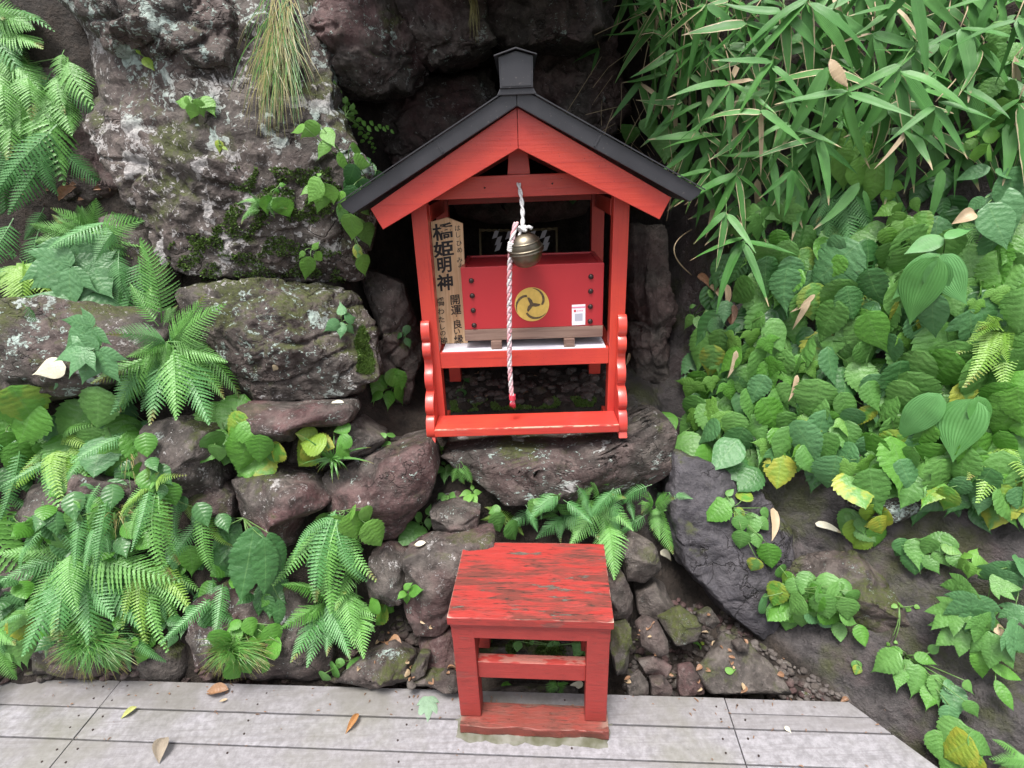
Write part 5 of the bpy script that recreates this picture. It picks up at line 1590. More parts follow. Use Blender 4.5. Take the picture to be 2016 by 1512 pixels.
P('bright leaf sprout at the deck edge beneath the stool', (1000, 1345), [(995, 1345, 1010, 1380), (1000, 1342, 990, 1360)], 'long', L_BRIGHT, lift=(.02, .03))
P('leaves around the curled pale fern behind the stool', (980, 1020), [(975, 1010, 985, 1050), (1000, 1030, 1020, 1065), (985, 1000, 960, 1010)], 'round', L_CARPET, lift=(.08, .12))
P('narrow leaf plant between the ferns behind the stool', (1060, 990), [(1058, 985, 1045, 1035), (1065, 980, 1080, 1010), (1085, 975, 1095, 1000), (1050, 990, 1075, 985)], 'broad', L_CARPET, lift=(.05, .09))

# ------------------------------------------------------------------ right bank: undergrowth, leaf carpet, bamboo grass
def inside(x, y, poly):
    c = False
    j = len(poly) - 1
    for i in range(len(poly)):
        if (poly[i][1] > y) != (poly[j][1] > y) and x < (poly[j][0] - poly[i][0]) * (y - poly[i][1]) / (poly[j][1] - poly[i][1]) + poly[i][0]:
            c = not c
        j = i
    return c

def mass(name, poly, n, Lpx, shape, mat, lift, ang, spread, seed, w_up=.5):
    """uncountable leaves merged into one object"""
    R = random.Random(seed)
    g = Geo()
    xs = [p[0] for p in poly]; ys = [p[1] for p in poly]
    k = 0
    while k < n:
        x, y = R.uniform(min(xs), max(xs)), R.uniform(min(ys), max(ys))
        if not inside(x, y, poly):
            continue
        k += 1
        a = math.radians(ang + R.uniform(-spread, spread))
        L = Lpx * R.uniform(.6, 1.2)
        loc, nn, t, d = hit(x, y)
        b = CAM + d * (t - R.uniform(*lift))
        d2 = ray(x + L * math.cos(a), y + L * math.sin(a)).normalized()
        q = CAM + d2 * ((b - CAM).length + R.uniform(-.05, .04))
        m = frame(b, q, (CAM - b).normalized() + Vector((R.uniform(-.5, .5), R.uniform(-.3, .3), w_up + R.uniform(-.3, .3))))
        V, F, UV = SH[shape, R.randrange(4)]
        g.add([m @ Vector(v) for v in V], F, UV)
    o = link(name, g.mesh(name, mat), None)
    o['kind'] = 'stuff'
    o['label'] = {'undergrowth': 'shaded leaves filling the bank'}.get(name, name.replace('_', ' ') + ' on the bank')
    return o

BAMP = [(1235, -60), (2080, -60), (2080, 330), (1700, 380), (1480, 420), (1410, 440), (1400, 380), (1350, 260), (1260, 110)]
mass('undergrowth', BAMP, 230, 115, 'bamboo', L_BAMBOO, (.0, .10), 100, 50, 3)
mass('undergrowth', [(1230, -20), (1480, -20), (1500, 420), (1420, 460), (1390, 370), (1330, 240)], 30, 72, 'bamboo', L_DRY, (.0, .1), 95, 25, 4)
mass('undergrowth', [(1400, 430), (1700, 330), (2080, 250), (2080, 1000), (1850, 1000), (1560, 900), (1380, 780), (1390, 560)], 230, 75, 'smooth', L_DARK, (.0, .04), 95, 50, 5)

LB = [(-40, 820), (300, 840), (340, 960), (420, 1000), (560, 1080), (540, 1180), (420, 1180), (370, 1250), (-40, 1260)]
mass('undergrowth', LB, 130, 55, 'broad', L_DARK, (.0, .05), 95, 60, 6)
mass('undergrowth', LB, 70, 42, 'round', L_BRIGHT, (.0, .06), 95, 60, 16)
mass('undergrowth', LB, 60, 130, 'narrow', L_FERND, (.0, .06), 95, 60, 7)
mass('undergrowth', [(-40, 60), (130, 100), (140, 280), (60, 330), (-40, 320)], 18, 170, 'fern', L_FERND, (.0, .08), 80, 50, 8)
mass('undergrowth', [(-40, 400), (270, 420), (330, 600), (-40, 600)], 34, 120, 'fern', L_FERND, (.0, .06), 80, 80, 9)
mass('undergrowth', [(990, 950), (1320, 950), (1300, 1030), (1000, 1010)], 20, 70, 'fern', L_FERND, (.0, .05), 85, 80, 10)

# the same growth goes on to both sides
mass('undergrowth', [(2070, -300), (3000, -500), (3000, 350), (2070, 340)], 260, 190, 'bamboo', L_BAMBOO, (.05, .25), 100, 50, 31)
mass('undergrowth', [(1250, -260), (2070, -300), (2070, -60), (1250, -60)], 200, 130, 'bamboo', L_BAMBOO, (.05, .2), 100, 50, 32)
mass('undergrowth', [(2080, 330), (3000, 350), (3000, 1300), (2080, 1050)], 300, 130, 'broad', L_CARPET, (.03, .15), 95, 50, 33)
mass('undergrowth', [(-60, 380), (-60, 1280), (-900, 1300), (-900, 300)], 260, 100, 'broad', L_CARPET, (.02, .12), 95, 60, 34)
mass('undergrowth', [(-60, -50), (-60, 1250), (-900, 1250), (-900, -100)], 110, 260, 'fern', L_FERN, (.03, .2), 90, 70, 35)

# dry straws and bare stems hanging in front of the dark recess
R = random.Random(5)
g = Geo()
for k in range(60):
    x, y = R.uniform(1140, 1420), R.uniform(-20, 330)
    if x < 1230 and y < 60 or (x < 1200 and y > 200):
        continue
    loc, nn, t, d = hit(x, y)
    b = CAM + d * (t - R.uniform(.03, .25))
    L = R.uniform(.06, .22)
    dv = Vector((R.uniform(-.7, .5), R.uniform(-.3, .1), R.uniform(-1, .1))).normalized()
    sag = Vector((R.uniform(-.03, .03), -.02, R.uniform(-.04, .0)))
    g.add(*tube_geo([b, b + dv * L * .5 + sag * .7, b + dv * L + sag * 2], .0011, 4))
o = link('dry_straws', g.mesh('dry_straws', CANE))
o['kind'] = 'stuff'; o['label'] = 'thin dry straws hanging from the bank'

def ordinal(i):
    return ['first', 'second', 'third', 'fourth', 'fifth', 'sixth', 'seventh', 'eighth', 'ninth', 'tenth', 'eleventh', 'twelfth', 'thirteenth', 'fourteenth', 'fifteenth', 'sixteenth', 'seventeenth', 'eighteenth', 'nineteenth', 'twentieth', 'twenty-first', 'twenty-second', 'twenty-third', 'twenty-fourth', 'twenty-fifth', 'twenty-sixth', 'twenty-seventh', 'twenty-eighth'][i]

# leaf carpet, plants in rows down the bank
CARP = [(1335, 700), (1425, 640), (1415, 560), (1480, 490), (1800, 470), (2040, 440), (2040, 985), (1960, 985), (1860, 1000), (1680, 950), (1560, 935), (1490, 900), (1400, 905), (1345, 850)]
for row, y in enumerate((510, 590, 668, 745, 822, 895, 955)):
    xs = [x for x in range(1350 + (row % 2) * 48, 2060, 96) if inside(x, y, CARP)]
    for i, x in enumerate(xs):
        x += rnd.uniform(-18, 18)
        yy = y + rnd.uniform(-16, 16)
        L = 62 + 36 * (x - 1330) / 690 + rnd.uniform(-8, 18)
        if row < 2:
            L *= .95
        n = 7 if x > 1480 else 6
        rw = ['topmost', 'second', 'third', 'fourth', 'fifth', 'sixth', 'lowest'][row]
        leaves('toothed oval-leaved plant, %s from the shrine in the %s row of the leaf carpet' % (ordinal(i), rw), (x, yy),
               around(x, yy, 62, 46, n, L, 98, 42, row * 10 + i), ('broad', 'broad', 'smooth', 'eaten', 'broad', 'round', 'broad'), None, 'oval-leaved plants of the carpet right of the shrine', (.02, .15), mats=[L_CARPET, L_CARPET, L_CARPET, L_CARPET, L_CARPET, L_BLUE, L_DARK, L_BRIGHT], jit=.55, w_up=.55, tipdep=.07)

for i, (x, y) in enumerate(((1400, 745), (1478, 655), (1548, 865), (1562, 705), (1628, 815), (1705, 905), (1752, 645), (1930, 560))):
    leaves('pale three-leaflet plant standing out of the leaf carpet, %s from the shrine' % ordinal(i), (x, y), [(x + a, y + b, x + a + c_ * 1.0, y + b + 42 + abs(c_) * .2) for a, b, c_ in ((0, -8, 4), (-30, 0, -22), (28, 4, 18), (-6, 26, -8))][:3 + i % 2],
           'tri', None, 'three-leaflet plants of the leaf carpet', (.08, .15), mats=[L_LIGHT, L_BRIGHT], jit=.4)

# bamboo grass, hand-placed fans first
FANS = [((1590, 0), 150, 5, 0), ((1632, 133), 140, 4, 10), ((1772, 132), 155, 5, 0), ((1560, 200), 110, 4, 0), ((1668, 178), 120, 4, 5), ((1388, 82), 120, 6, 10), ((1452, 345), 115, 4, 10), ((1466, 470), 105, 4, 0),
        ((1750, 275), 95, 3, 0), ((1842, 200), 110, 4, -15), ((1850, 80), 150, 6, 10), ((1470, 40), 130, 5, 10), ((1890, 168), 110, 3, -20), ((1262, 160), 95, 3, -10), ((1520, 300), 95, 4, 20), ((1610, 270), 100, 4, 15),
        ((1700, -20), 130, 5, 0), ((1960, -10), 130, 4, 0), ((1800, -30), 150, 4, 15), ((1390, 10), 110, 5, 15), ((1300, 10), 90, 4, 20), ((1240, -10), 90, 4, 10), ((1520, 120), 100, 4, 20), ((1440, 160), 105, 4, 20), ((1345, 200), 90, 4, 15),
        ((1500, 215), 100, 4, 20), ((1380, 260), 90, 4, 15), ((1400, 330), 90, 4, 15), ((1560, 330), 85, 3, 15), ((1720, 60), 110, 4, 0), ((1930, 90), 110, 3, -10), ((1540, 20), 120, 4, 25), ((1330, 100), 90, 3, 10), ((1600, 90), 110, 4, 10), ((1470, 260), 90, 3, 10), ((1790, 250), 90, 3, -5),
        ((1640, 20), 120, 4, 10), ((2000, 40), 120, 4, 0), ((1430, 420), 85, 3, 10), ((1380, 350), 80, 3, 10), ((1290, 180), 70, 2, 0), ((1180, 95), 45, 2, 40)]
_rb = random.Random(17)
_occ = [f[0] for f in FANS]
while len(FANS) < 92:
    x_, y_ = _rb.uniform(1235, 2030), _rb.uniform(-30, 350)
    if not inside(x_, y_ + 30, BAMP) or min(math.hypot(x_ - a, y_ - b) for a, b in _occ) < 42 or y_ > 300 - (x_ - 1500) * .12 and x_ > 1500:
        continue
    _occ.append((x_, y_))
    FANS.append(((x_, y_), _rb.uniform(70, 105) + (x_ - 1235) * .03, _rb.choice((3, 4, 4, 5)), _rb.uniform(-15, 25)))
def bx_desc(i):
    special = {0: 'bamboo grass fan of wide leaves at the top edge, right of the overhang', 1: 'bamboo grass fan with one yellow-green leaf beside the large dead tan leaf', 2: 'large spreading bamboo grass fan at the tip of an arching cane, upper right',
               5: 'dense bamboo grass fan nearest to the ridge cap on its right', 6: 'bamboo grass fan hanging just right of the right roof eave', 7: 'lowest bamboo grass fan, hanging over the leaf carpet', 13: 'bamboo grass pair with a half dead leaf above the right roof slope',
               8: 'small two-leaf bamboo grass fan over the yellow-green leaves', 10: 'broad bamboo grass fan at the top right, over the serrated leaves', 41: 'tiny lone bamboo sprig in the dark recess right of the ridge cap'}
    return special.get(i)
used = {}
order = sorted(range(len(FANS)), key=lambda i: (FANS[i][0][1] // 90, FANS[i][0][0]))
rank = {}
for i in order:
    k = int(FANS[i][0][1] // 90)
    used[k] = used.get(k, 0) + 1
    rank[i] = (k, used[k] - 1)
for i, ((x, y), L, n, lean) in enumerate(FANS):
    lb_ = bx_desc(i)
    if not lb_:
        k, r_ = rank[i]
        lb_ = 'bamboo grass fan, %s from the left in the %s tier of the thicket' % (ordinal(r_), {-1: 'uppermost', 0: 'second', 1: 'third', 2: 'fourth', 3: 'fifth', 4: 'sixth', 5: 'lowest'}[k])
    loc, nn, t, d = hit(x, y)
    lift = (.10 + .16 * rnd.random() if i < 42 else .05 + .14 * rnd.random()) + (.08 if i in (2, 1, 4) else 0)
    if i == 41:
        lift = .1
    node = CAM + d * (t - lift)
    rootp = hit(x + rnd.uniform(-40, 40), y - rnd.uniform(30, 130))[0] if i != 41 else loc
    th = thing('bamboo_plant', lb_, 'bamboo grass', rootp, 0, 'bamboo grass thicket right of the shrine')
    mid = Vector((rnd.uniform(-.03, .03), -.06, .05))
    stalks([(rootp, node, mid)], th, rootp, .0022, STEM if rnd.random() < .6 else CANE, 'cane')
    for j in range(n):
        f = (j - (n - 1) / 2) / max(1, (n - 1) / 2)
        a = math.radians(90 + lean + f * (70 if n > 3 else 42) + rnd.uniform(-9, 9))
        LL = L * (1.38 - .28 * abs(f)) * rnd.uniform(.85, 1.1)
        d2 = ray(x + LL * math.cos(a), y + LL * math.sin(a)).normalized()
        tn = (node - CAM).length
        q = CAM + d2 * (tn + rnd.uniform(-.09, .05))
        b = node + Vector((rnd.uniform(-.004, .004), rnd.uniform(-.006, .006), rnd.uniform(-.012, .006)))
        dry = rnd.random() < .03
        m = frame(b, q, facing((b + q) / 2, .7, .8, .45), rnd.uniform(.78, 1.12) * (.6 if dry else 1.))
        put('leaf', ('bamboo', rnd.randrange(4)), L_DRY if dry else (L_BRIGHT if (i == 1 and j == 1) else L_BAMBOO), m, th, rootp)
        if True:
            pass

# light and serrated plants among the bamboo and on the upper right bank
P('yellow-green oval leaves under the bamboo, middle of the right bank', (1720, 320), around(1700, 320, 60, 50, 9, 75, 95, 55, 41), 'smooth', L_LIGHT, lift=(.08, .14))
P('bright yellow-green compound leaf plant right of the bamboo fans', (1770, 430), [(1755, 375, 1735, 410), (1765, 400, 1715, 425), (1770, 400, 1765, 440), (1780, 420, 1735, 465), (1770, 425, 1790, 480), (1785, 430, 1800, 460), (1755, 365, 1790, 370), (1800, 390, 1812, 425), (1740, 450, 1755, 495)], 'broad', L_LIGHT, lift=(.08, .15))
P('serrated compound leaves at the upper right edge', (1980, 150), around(1970, 140, 55, 70, 10, 75, 100, 60, 42), 'broad', L_CARPET, lift=(.1, .18))
P('lighter serrated leaves below the upper right edge', (1960, 230), around(1960, 225, 45, 40, 7, 70, 95, 50, 43), 'broad', L_LIGHT, lift=(.08, .16))
P('yellow-green trefoil with a white-spotted leaf at the right edge', (1930, 290), [(1925, 275, 1885, 295), (1935, 270, 1985, 262), (1930, 285, 1925, 330), (1920, 265, 1895, 262), (1945, 290, 1960, 320)], 'broad', L_LIGHT, lift=(.14, .2))
P('tall plant with big blue-green pointed leaves at the right edge', (1960, 380), [(1950, 330, 1880, 350), (1985, 330, 2020, 420), (1965, 370, 1990, 470), (1975, 350, 2040, 400), (1945, 400, 1985, 490), (1960, 340, 2010, 340), (1940, 390, 1900, 420)], 'lily', L_BLUE, lift=(.16, .24), wsc=1.3)
P('bright lily-like plant with a browned bud over the leaf carpet', (1850, 520), [(1850, 500, 1755, 590), (1855, 500, 1905, 600), (1850, 510, 1840, 600), (1845, 505, 1790, 640), (1860, 470, 1780, 500), (1860, 470, 1920, 440)], 'lily', L_LILY, lift=(.18, .24), wsc=1.0)
P('pale long leaf hanging under the lily-like plant', (1845, 570), [(1838, 575, 1835, 675)], 'lily', L_BLUE, lift=(.18, .2), wsc=1.2)
P('largest oval parallel-veined leaf on the leaf carpet', (1850, 775), [(1852, 775, 1765, 875)], 'lily', L_LILY, lift=(.17, .19), wsc=1.15)
P('large leaf with dried white patches beside the largest oval leaf', (1915, 780), [(1918, 785, 1875, 910), (1925, 780, 1935, 860)], 'lily', None, mats=[L_LILY], lift=(.16, .19), wsc=1.1)
P('heart-shaped dark leaves above the right roof slope', (1275, 265), [(1240, 245, 1232, 290), (1275, 230, 1282, 275), (1310, 240, 1305, 320), (1330, 300, 1325, 340), (1345, 310, 1350, 345)], 'heart', L_CARPET, lift=(.22, .3), wsc=1.1)
P('five-leaflet shaded leaves between the roof eave and leaf carpet', (1490, 440), [(1480, 400, 1450, 450), (1490, 410, 1540, 430), (1495, 420, 1500, 480), (1540, 400, 1570, 450), (1460, 430, 1420, 470), (1530, 380, 1590, 400)], 'quin', L_CARPET, lift=(.06, .12))
P('large torn dark leaf hanging in the middle of the right bank', (1665, 490), [(1690, 480, 1590, 560), (1660, 470, 1620, 500)], 'round', L_BLUE, lift=(.12, .15), wsc=1.0)
P('wide serrated leaf beside the torn dark leaf', (1560, 540), [(1580, 535, 1505, 590)], 'broad', L_BRIGHT, lift=(.12, .14), wsc=1.1)
P('glossy leaves at the right edge under the yellow-green fern', (2000, 790), around(2000, 800, 30, 50, 5, 90, 95, 35, 44), 'round', L_BRIGHT, lift=(.12, .18))
P('big pointed leaves hanging at the right edge, lowest of the bank', (1985, 930), [(1975, 935, 1990, 1010), (1940, 975, 1925, 1020), (2000, 960, 2020, 1020), (1870, 960, 1850, 1015), (1900, 940, 1870, 990)], 'broad', None, mats=[L_BLUE, L_BRIGHT], lift=(.10, .15))
P('light green lobed leaf cluster low in the leaf carpet near the shrine', (1400, 830), around(1400, 825, 35, 25, 7, 42, 95, 90, 45, .5), 'palm', L_LIGHT, lift=(.08, .11))
P('thin stemmed small leaves on the dark rock right of the shrine', (1360, 625), [(1365, 620, 1345, 650), (1375, 622, 1380, 655), (1390, 610, 1400, 640), (1358, 605, 1370, 600), (1395, 570, 1410, 590)], 'smooth', L_CARPET, lift=(.03, .08))
P('large yellow-edged leaf hanging lowest at the left of the leaf carpet', (1530, 890), [(1540, 895, 1530, 965)], 'round', L_YELLOW, lift=(.09, .11))

# trailing plants on the bare rock slope
P('trailing plant of rounded leaves on the dark rib, nearest the shrine', (1440, 1000), [(1430, 985, 1390, 1025), (1440, 980, 1420, 1000), (1460, 985, 1475, 960), (1450, 1000, 1470, 1030), (1455, 1015, 1460, 1050), (1480, 1010, 1475, 1060), (1490, 1020, 1515, 1045), (1460, 1045, 1455, 1085), (1485, 1050, 1495, 1080), (1510, 1070, 1520, 1122), (1490, 1100, 1478, 1128), (1430, 975, 1445, 962), (1500, 1000, 1515, 1020)], 'round', None, mats=[L_CARPET, L_BRIGHT, L_CARPET], lift=(.015, .05))
P('trailing plant with a dense mat of scalloped leaves, mid rock slope', (1560, 1160), around(1600, 1190, 95, 45, 26, 48, 85, 60, 46) + [(1535, 1115, 1545, 1140), (1560, 1130, 1540, 1160), (1690, 1230, 1705, 1275), (1650, 1225, 1655, 1265), (1540, 1180, 1510, 1225)], 'round', None, mats=[L_CARPET, L_BRIGHT, L_CARPET, L_BLUE], lift=(.015, .06))
P('rosette with yellow-edged leaves higher on the rock slope', (1700, 1020), around(1705, 1035, 45, 32, 11, 45, 80, 80, 47, .4), 'round', None, mats=[L_CARPET, L_BRIGHT, L_YELLOW], lift=(.015, .05))
P('dark single leaves trailing right of the yellow-edged rosette', (1780, 1070), [(1770, 1060, 1785, 1100), (1790, 1085, 1800, 1135), (1775, 1075, 1760, 1095)], 'round', L_DARK, lift=(.02, .05))
P('large puckered leaf plant low on the slope at the right', (1780, 1290), [(1770, 1285, 1705, 1320), (1775, 1280, 1740, 1290), (1800, 1290, 1850, 1310), (1790, 1300, 1770, 1340), (1810, 1310, 1800, 1380), (1850, 1330, 1850, 1400), (1780, 1320, 1765, 1365), (1860, 1340, 1905, 1380), (1880, 1350, 1885, 1430), (1830, 1350, 1825, 1400), (1900, 1380, 1930, 1420), (1870, 1390, 1870, 1450), (1830, 1285, 1850, 1270), (1900, 1340, 1920, 1370)], 'broad', None, mats=[L_CARPET, L_BRIGHT, L_BLUE], lift=(.03, .09))
P('yellow-mottled leaves at the bottom edge right of the deck', (1880, 1470), around(1890, 1480, 55, 35, 9, 60, 95, 60, 48, .3), 'round', None, mats=[L_CARPET, L_YELLOW, L_BRIGHT], lift=(.03, .08))
P('toothed leaves behind the bright lobed seedling at right', (1860, 1080), around(1850, 1090, 45, 35, 8, 62, 95, 70, 49, .3), 'broad', L_CARPET, lift=(.03, .08))
P('bright yellow-green lobed seedling on the right slope', (1910, 1100), [(1905, 1105, 1875, 1120), (1908, 1100, 1895, 1080), (1912, 1100, 1925, 1075), (1914, 1105, 1955, 1110), (1910, 1108, 1905, 1145), (1912, 1108, 1940, 1140)], 'broad', L_LIGHT, lift=(.08, .11))
P('mulberry-like plant with deeply lobed leaves, lower right', (1920, 1220), [(1910, 1150, 1860, 1190), (1920, 1170, 1900, 1250), (1905, 1230, 1840, 1270), (1890, 1190, 1830, 1240), (1930, 1210, 1960, 1270), (1950, 1150, 2016, 1160), (1960, 1250, 1945, 1320), (1980, 1240, 2040, 1290)], 'palm', None, mats=[L_CARPET, L_BLUE], lift=(.08, .15), wsc=1.0)
P('lobed leaves at the right edge above the mulberry-like plant', (2000, 1110), [(1985, 1105, 2000, 1180), (2000, 1110, 2060, 1130), (2000, 1190, 1990, 1240), (1970, 1120, 1960, 1170)], 'palm', L_BLUE, lift=(.06, .12))
P('long glossy leaf with a pale midrib at the right edge', (1950, 1280), [(1925, 1270, 1940, 1345), (1950, 1310, 2016, 1340), (1960, 1340, 2000, 1400)], 'long', L_BRIGHT, lift=(.06, .1))
P('small pale seedlings scattered on the mossy mound', (1770, 1195), [(1765, 1190, 1755, 1196), (1770, 1190, 1780, 1192), (1790, 1195, 1785, 1205), (1800, 1192, 1812, 1198), (1750, 1265, 1745, 1272), (1760, 1262, 1768, 1268)], 'round', L_LIGHT, lift=(.005, .01))
P('single small leaves by the foot of the slope, near the deck corner', (1690, 1315), [(1685, 1300, 1690, 1325), (1690, 1310, 1683, 1330)], 'round', L_CARPET, lift=(.01, .02))
P('tiny sprout beside the wet slab', (1380, 1270), [(1378, 1268, 1370, 1262), (1380, 1268, 1388, 1262), (1379, 1270, 1380, 1280)], 'smooth', L_BRIGHT, lift=(.008, .012))
P('seedlings by the lichen-crusted rock under the leaf carpet', (1900, 1000), [(1930, 1005, 1918, 1020), (1935, 1000, 1945, 1010), (1410, 968, 1422, 975)][:2], 'round', L_BRIGHT, lift=(.01, .02))

# ------------------------------------------------------------------ grass tufts
def tuft(label, root, n, tipfn, mat, mat2=None, w=.0028, seed=1, lift=.06):
    R = random.Random(seed)
    p, t = pt(*root, .0)
    th = thing('grass_tuft', label, 'grass tuft', p, 0, None)
    gs = [Geo(), Geo()]
    for k in range(n):
        (bx_, by_), (tx_, ty_), bow = tipfn(R, k)
        b, tb = pt(bx_, by_, .005, (t, .12, .08))
        q, _ = pt(tx_, ty_, lift * R.uniform(.3, 1.2), (tb, .15, .03))
        mid = (b + q) / 2 + (CAM - b).normalized() * R.uniform(.01, .05) + Vector((R.uniform(-.01, .01), 0, bow))
        V, F, UV = [], [], []
        ax_ = (q - b).normalized().cross((CAM - b).normalized())
        if ax_.length < .01:
            continue
        ax_.normalize()
        m = 8
        ww = w * R.uniform(.6, 1.3)
        for i in range(m + 1):
            s = i / m
            c = b * (1 - s) ** 2 + mid * 2 * s * (1 - s) + q * s * s - p
            hw = ww * (1 - s ** 1.6) * .5 + .0002
            V += [c - ax_ * hw, c + ax_ * hw]
            UV += [(-1, s), (1, s)]
        for i in range(m):
            F.append((2 * i, 2 * i + 1, 2 * i + 3, 2 * i + 2))
        gs[1 if (mat2 and R.random() < .5) else 0].add(V, F, UV)
    for g_, mt in zip(gs, (mat, mat2)):
        if g_.v:
            o_ = link('blades', g_.mesh('blades', mt), th)
            o_['kind'] = 'stuff'
    return th
def hang(R, k):
    y = R.uniform(-20, 150)
    x = R.gauss(555, 15) - .08 * y
    L = R.uniform(50, 150)
    return (x, y), (x + R.gauss(0, 26) + (x - 550) * .5, min(y + L, 285)), .05
tuft('long grass tuft with straw-coloured blades hanging down the outcrop at the top', (545, 40), 300, hang, GRASS, GRASSY, .0017, 1, .10)
def low(cx, cy, rx, up_, dn):
    def f(R, k):
        a = R.uniform(-1, 1)
        return (cx + R.gauss(0, rx * .25), cy + R.uniform(-10, 10)), (cx + a * rx * 1.6 + R.uniform(-10, 10), cy + R.uniform(-up_, dn) * (1 - .3 * abs(a))), .03
    return f
tuft('drooping grass tuft spilling over the deck edge at far left', (180, 1270), 300, low(180, 1268, 60, 30, 85), GRASS, None, .0024, 2, .16)
tuft('second deck-edge grass tuft, just right of the round dark boulder', (465, 1285), 300, low(462, 1282, 48, 35, 66), GRASS, None, .0022, 3, .15)
def spiky(R, k):
    a = math.radians(R.uniform(-200, 20) if k < 18 else R.uniform(20, 170))
    L = R.uniform(45, 120) if k < 18 else R.uniform(30, 65)
    return (655 + R.uniform(-5, 5), 905 + R.uniform(-4, 4)), (655 + L * .75 * math.cos(a), 905 + L * .75 * math.sin(a)), .02
tuft('spiky dark green grass tuft on top of the large purple boulder', (655, 905), 34, spiky, GRASS, None, .0065, 4, .08)
tuft('thin grass hanging between the ferns on the left bank', (240, 1010), 90, low(235, 1010, 40, 20, 90), GRASS, GRASSY, .0022, 5, .06)
tuft('thin grass wisps hanging below the large bluish leaves', (255, 890), 50, low(255, 890, 25, 10, 80), GRASS, GRASSY, .002, 6, .05)

def wisp(R, k):
    x = R.gauss(930, 5)
    return (x, -5), (x + R.uniform(-8, 12), R.uniform(30, 85)), .02
tuft('little wisp of dry grass hanging over the block above the roof', (930, -10), 22, wisp, GRASSY, None, .002, 7, .05)
# bare vine curling out of the bank beside the shrine
va, vta = pt(1362, 452, .05); vb, _ = pt(1312, 478, .25, (vta, .3, .1)); vc, _ = pt(1316, 505, .25, (vta, .3, .1)); vd, _ = pt(1362, 542, .1, (vta, .2, .1))
vn = thing('vine', 'thin bare vine curling in the dark gap right of the shrine', 'vine', va)
P_ = [Vector((0, 0, 0))] + [((va * (1 - t) ** 3 + vb * 3 * t * (1 - t) ** 2 + vc * 3 * t * t * (1 - t) + vd * t ** 3) - va) for t in [i / 14 for i in range(1, 15)]]
g = Geo(); g.add(*tube_geo(P_, .0022, 5))
link('stem', g.mesh('stem', CANE), vn)

# ------------------------------------------------------------------ fallen leaves
def fallen(label, base, tip, key, mat, lift=.004, name='fallen_leaf', w=1., flat=True, deckz=None):
    if deckz is not None:
        def on(px, py):
            d = ray(px, py); t = (deckz - CAM_Z) / d.z
            return CAM + d * t
        b, q = on(*base), on(*tip)
        n = Vector((rnd.uniform(-.2, .2), rnd.uniform(-.4, .1), 1))
    else:
        b, tb = pt(*base, lift); q, _ = pt(*tip, lift, (tb, .06, .06))
        loc, n, _, _ = hit(*base)
        n = n + facing(b, .4, .2, .2)
    m = frame(b, q, n, w)
    o = bpy.data.objects.new(name, leaf_mesh(key, mat, name))
    COL.objects.link(o)
    o.matrix_world = m
    tag(o, label, 'fallen leaf')
    return o
Fl = fallen
Fl('pale grey-green fallen leaf lying flat on the deck left of the stool', (843, 1372), (842, 1420), ('palm', 0), mat_leaf('leaf_fallen_grey', (.22, .33, .22), (.26, .38, .26), vein='mid', rough=.6), deckz=.008, w=.8)
Fl('small orange-brown fallen leaf on the deck between joint and stool', (706, 1405), (680, 1440), ('curl', 2), mat_leaf('leaf_fallen_orange', (.40, .18, .06), (.45, .22, .08), rough=.6), deckz=.012)
Fl('curled pale dead leaf on the deck near the bottom edge', (325, 1452), (312, 1494), ('curl', 0), mat_leaf('leaf_fallen_tan', (.30, .25, .19), (.36, .31, .25), vein='mid', rough=.7, veinc=(.2, .15, .1)), deckz=.022, w=1.2)
Fl('yellow-green narrow fallen leaf on the deck by the left joint', (270, 1392), (236, 1412), ('curl', 2), mat_leaf('leaf_fallen_yellow', (.42, .44, .14), (.46, .46, .18), rough=.6), deckz=.008, w=1.3)
Fl('brown curled leaf lying along the back board of the deck', (450, 1358), (402, 1358), ('curl', 2), L_DRYB, deckz=.012, w=1.5)
Fl('tiny tan leaf sliver below the brown curled leaf on the deck', (448, 1376), (432, 1384), ('curl', 1), L_DRY, deckz=.006)
Fl('tiny pale leaf on the right deck boards', (1545, 1430), (1558, 1442), ('smooth', 1), L_DRYP, deckz=.006)
Fl('large pale cream fallen leaf resting on the long mossy boulder', (130, 722), (62, 738), ('smooth', 3), L_DRYP, .02, w=1.1)
Fl('small yellow-tan leaf on the purple ledge stone', (655, 790), (682, 796), ('smooth', 0), L_DRYP, .015, w=.9)
Fl('tan leaf on the face of the streaked boulder', (545, 720), (537, 732), ('smooth', 0), L_DRY, .01, w=.9)
Fl('yellow dead leaf caught on the hand-shaped leaves at left', (165, 520), (162, 545), ('curl', 3), L_DRY, .14, w=1.3)
Fl('large dead tan bamboo leaf hanging among the fans, upper right', (1635, 118), (1675, 165), ('long', 2), L_DRY, .3, w=.9)
Fl('dead tan leaf strip caught on the leaf carpet, upper of two', (1605, 580), (1555, 615), ('bamboo', 3), L_DRY, .12, w=1.0)
Fl('dead tan leaf strip caught on the leaf carpet, lower of two', (1595, 590), (1555, 650), ('bamboo', 1), L_DRY, .13, w=1.0)
Fl('long dead leaf hanging left in the leaf carpet', (1450, 690), (1432, 745), ('bamboo', 3), L_DRY, .12, w=1.0)
Fl('pale brown dead leaf in the lower leaf carpet', (1570, 738), (1552, 790), ('bamboo', 3), L_DRY, .13, w=1.0)
Fl('dead bamboo leaf lying on the bare rock slope', (1605, 1030), (1660, 1052), ('bamboo', 3), L_DRYP, .015, w=1.5)
Fl('upright dead leaf strip beside the trailing plant on the dark rib', (1522, 1000), (1520, 1065), ('bamboo', 3), L_DRY, .02, w=1.5)
Fl('white dead leaf at the tip of the right-hand fern behind the stool', (1300, 1085), (1322, 1105), ('bamboo', 3), L_DRYP, .04, w=2)
Fl('orange leaf on the bare rock slope', (1660, 1086), (1668, 1092), ('round', 3), L_DRY, .008, w=1)
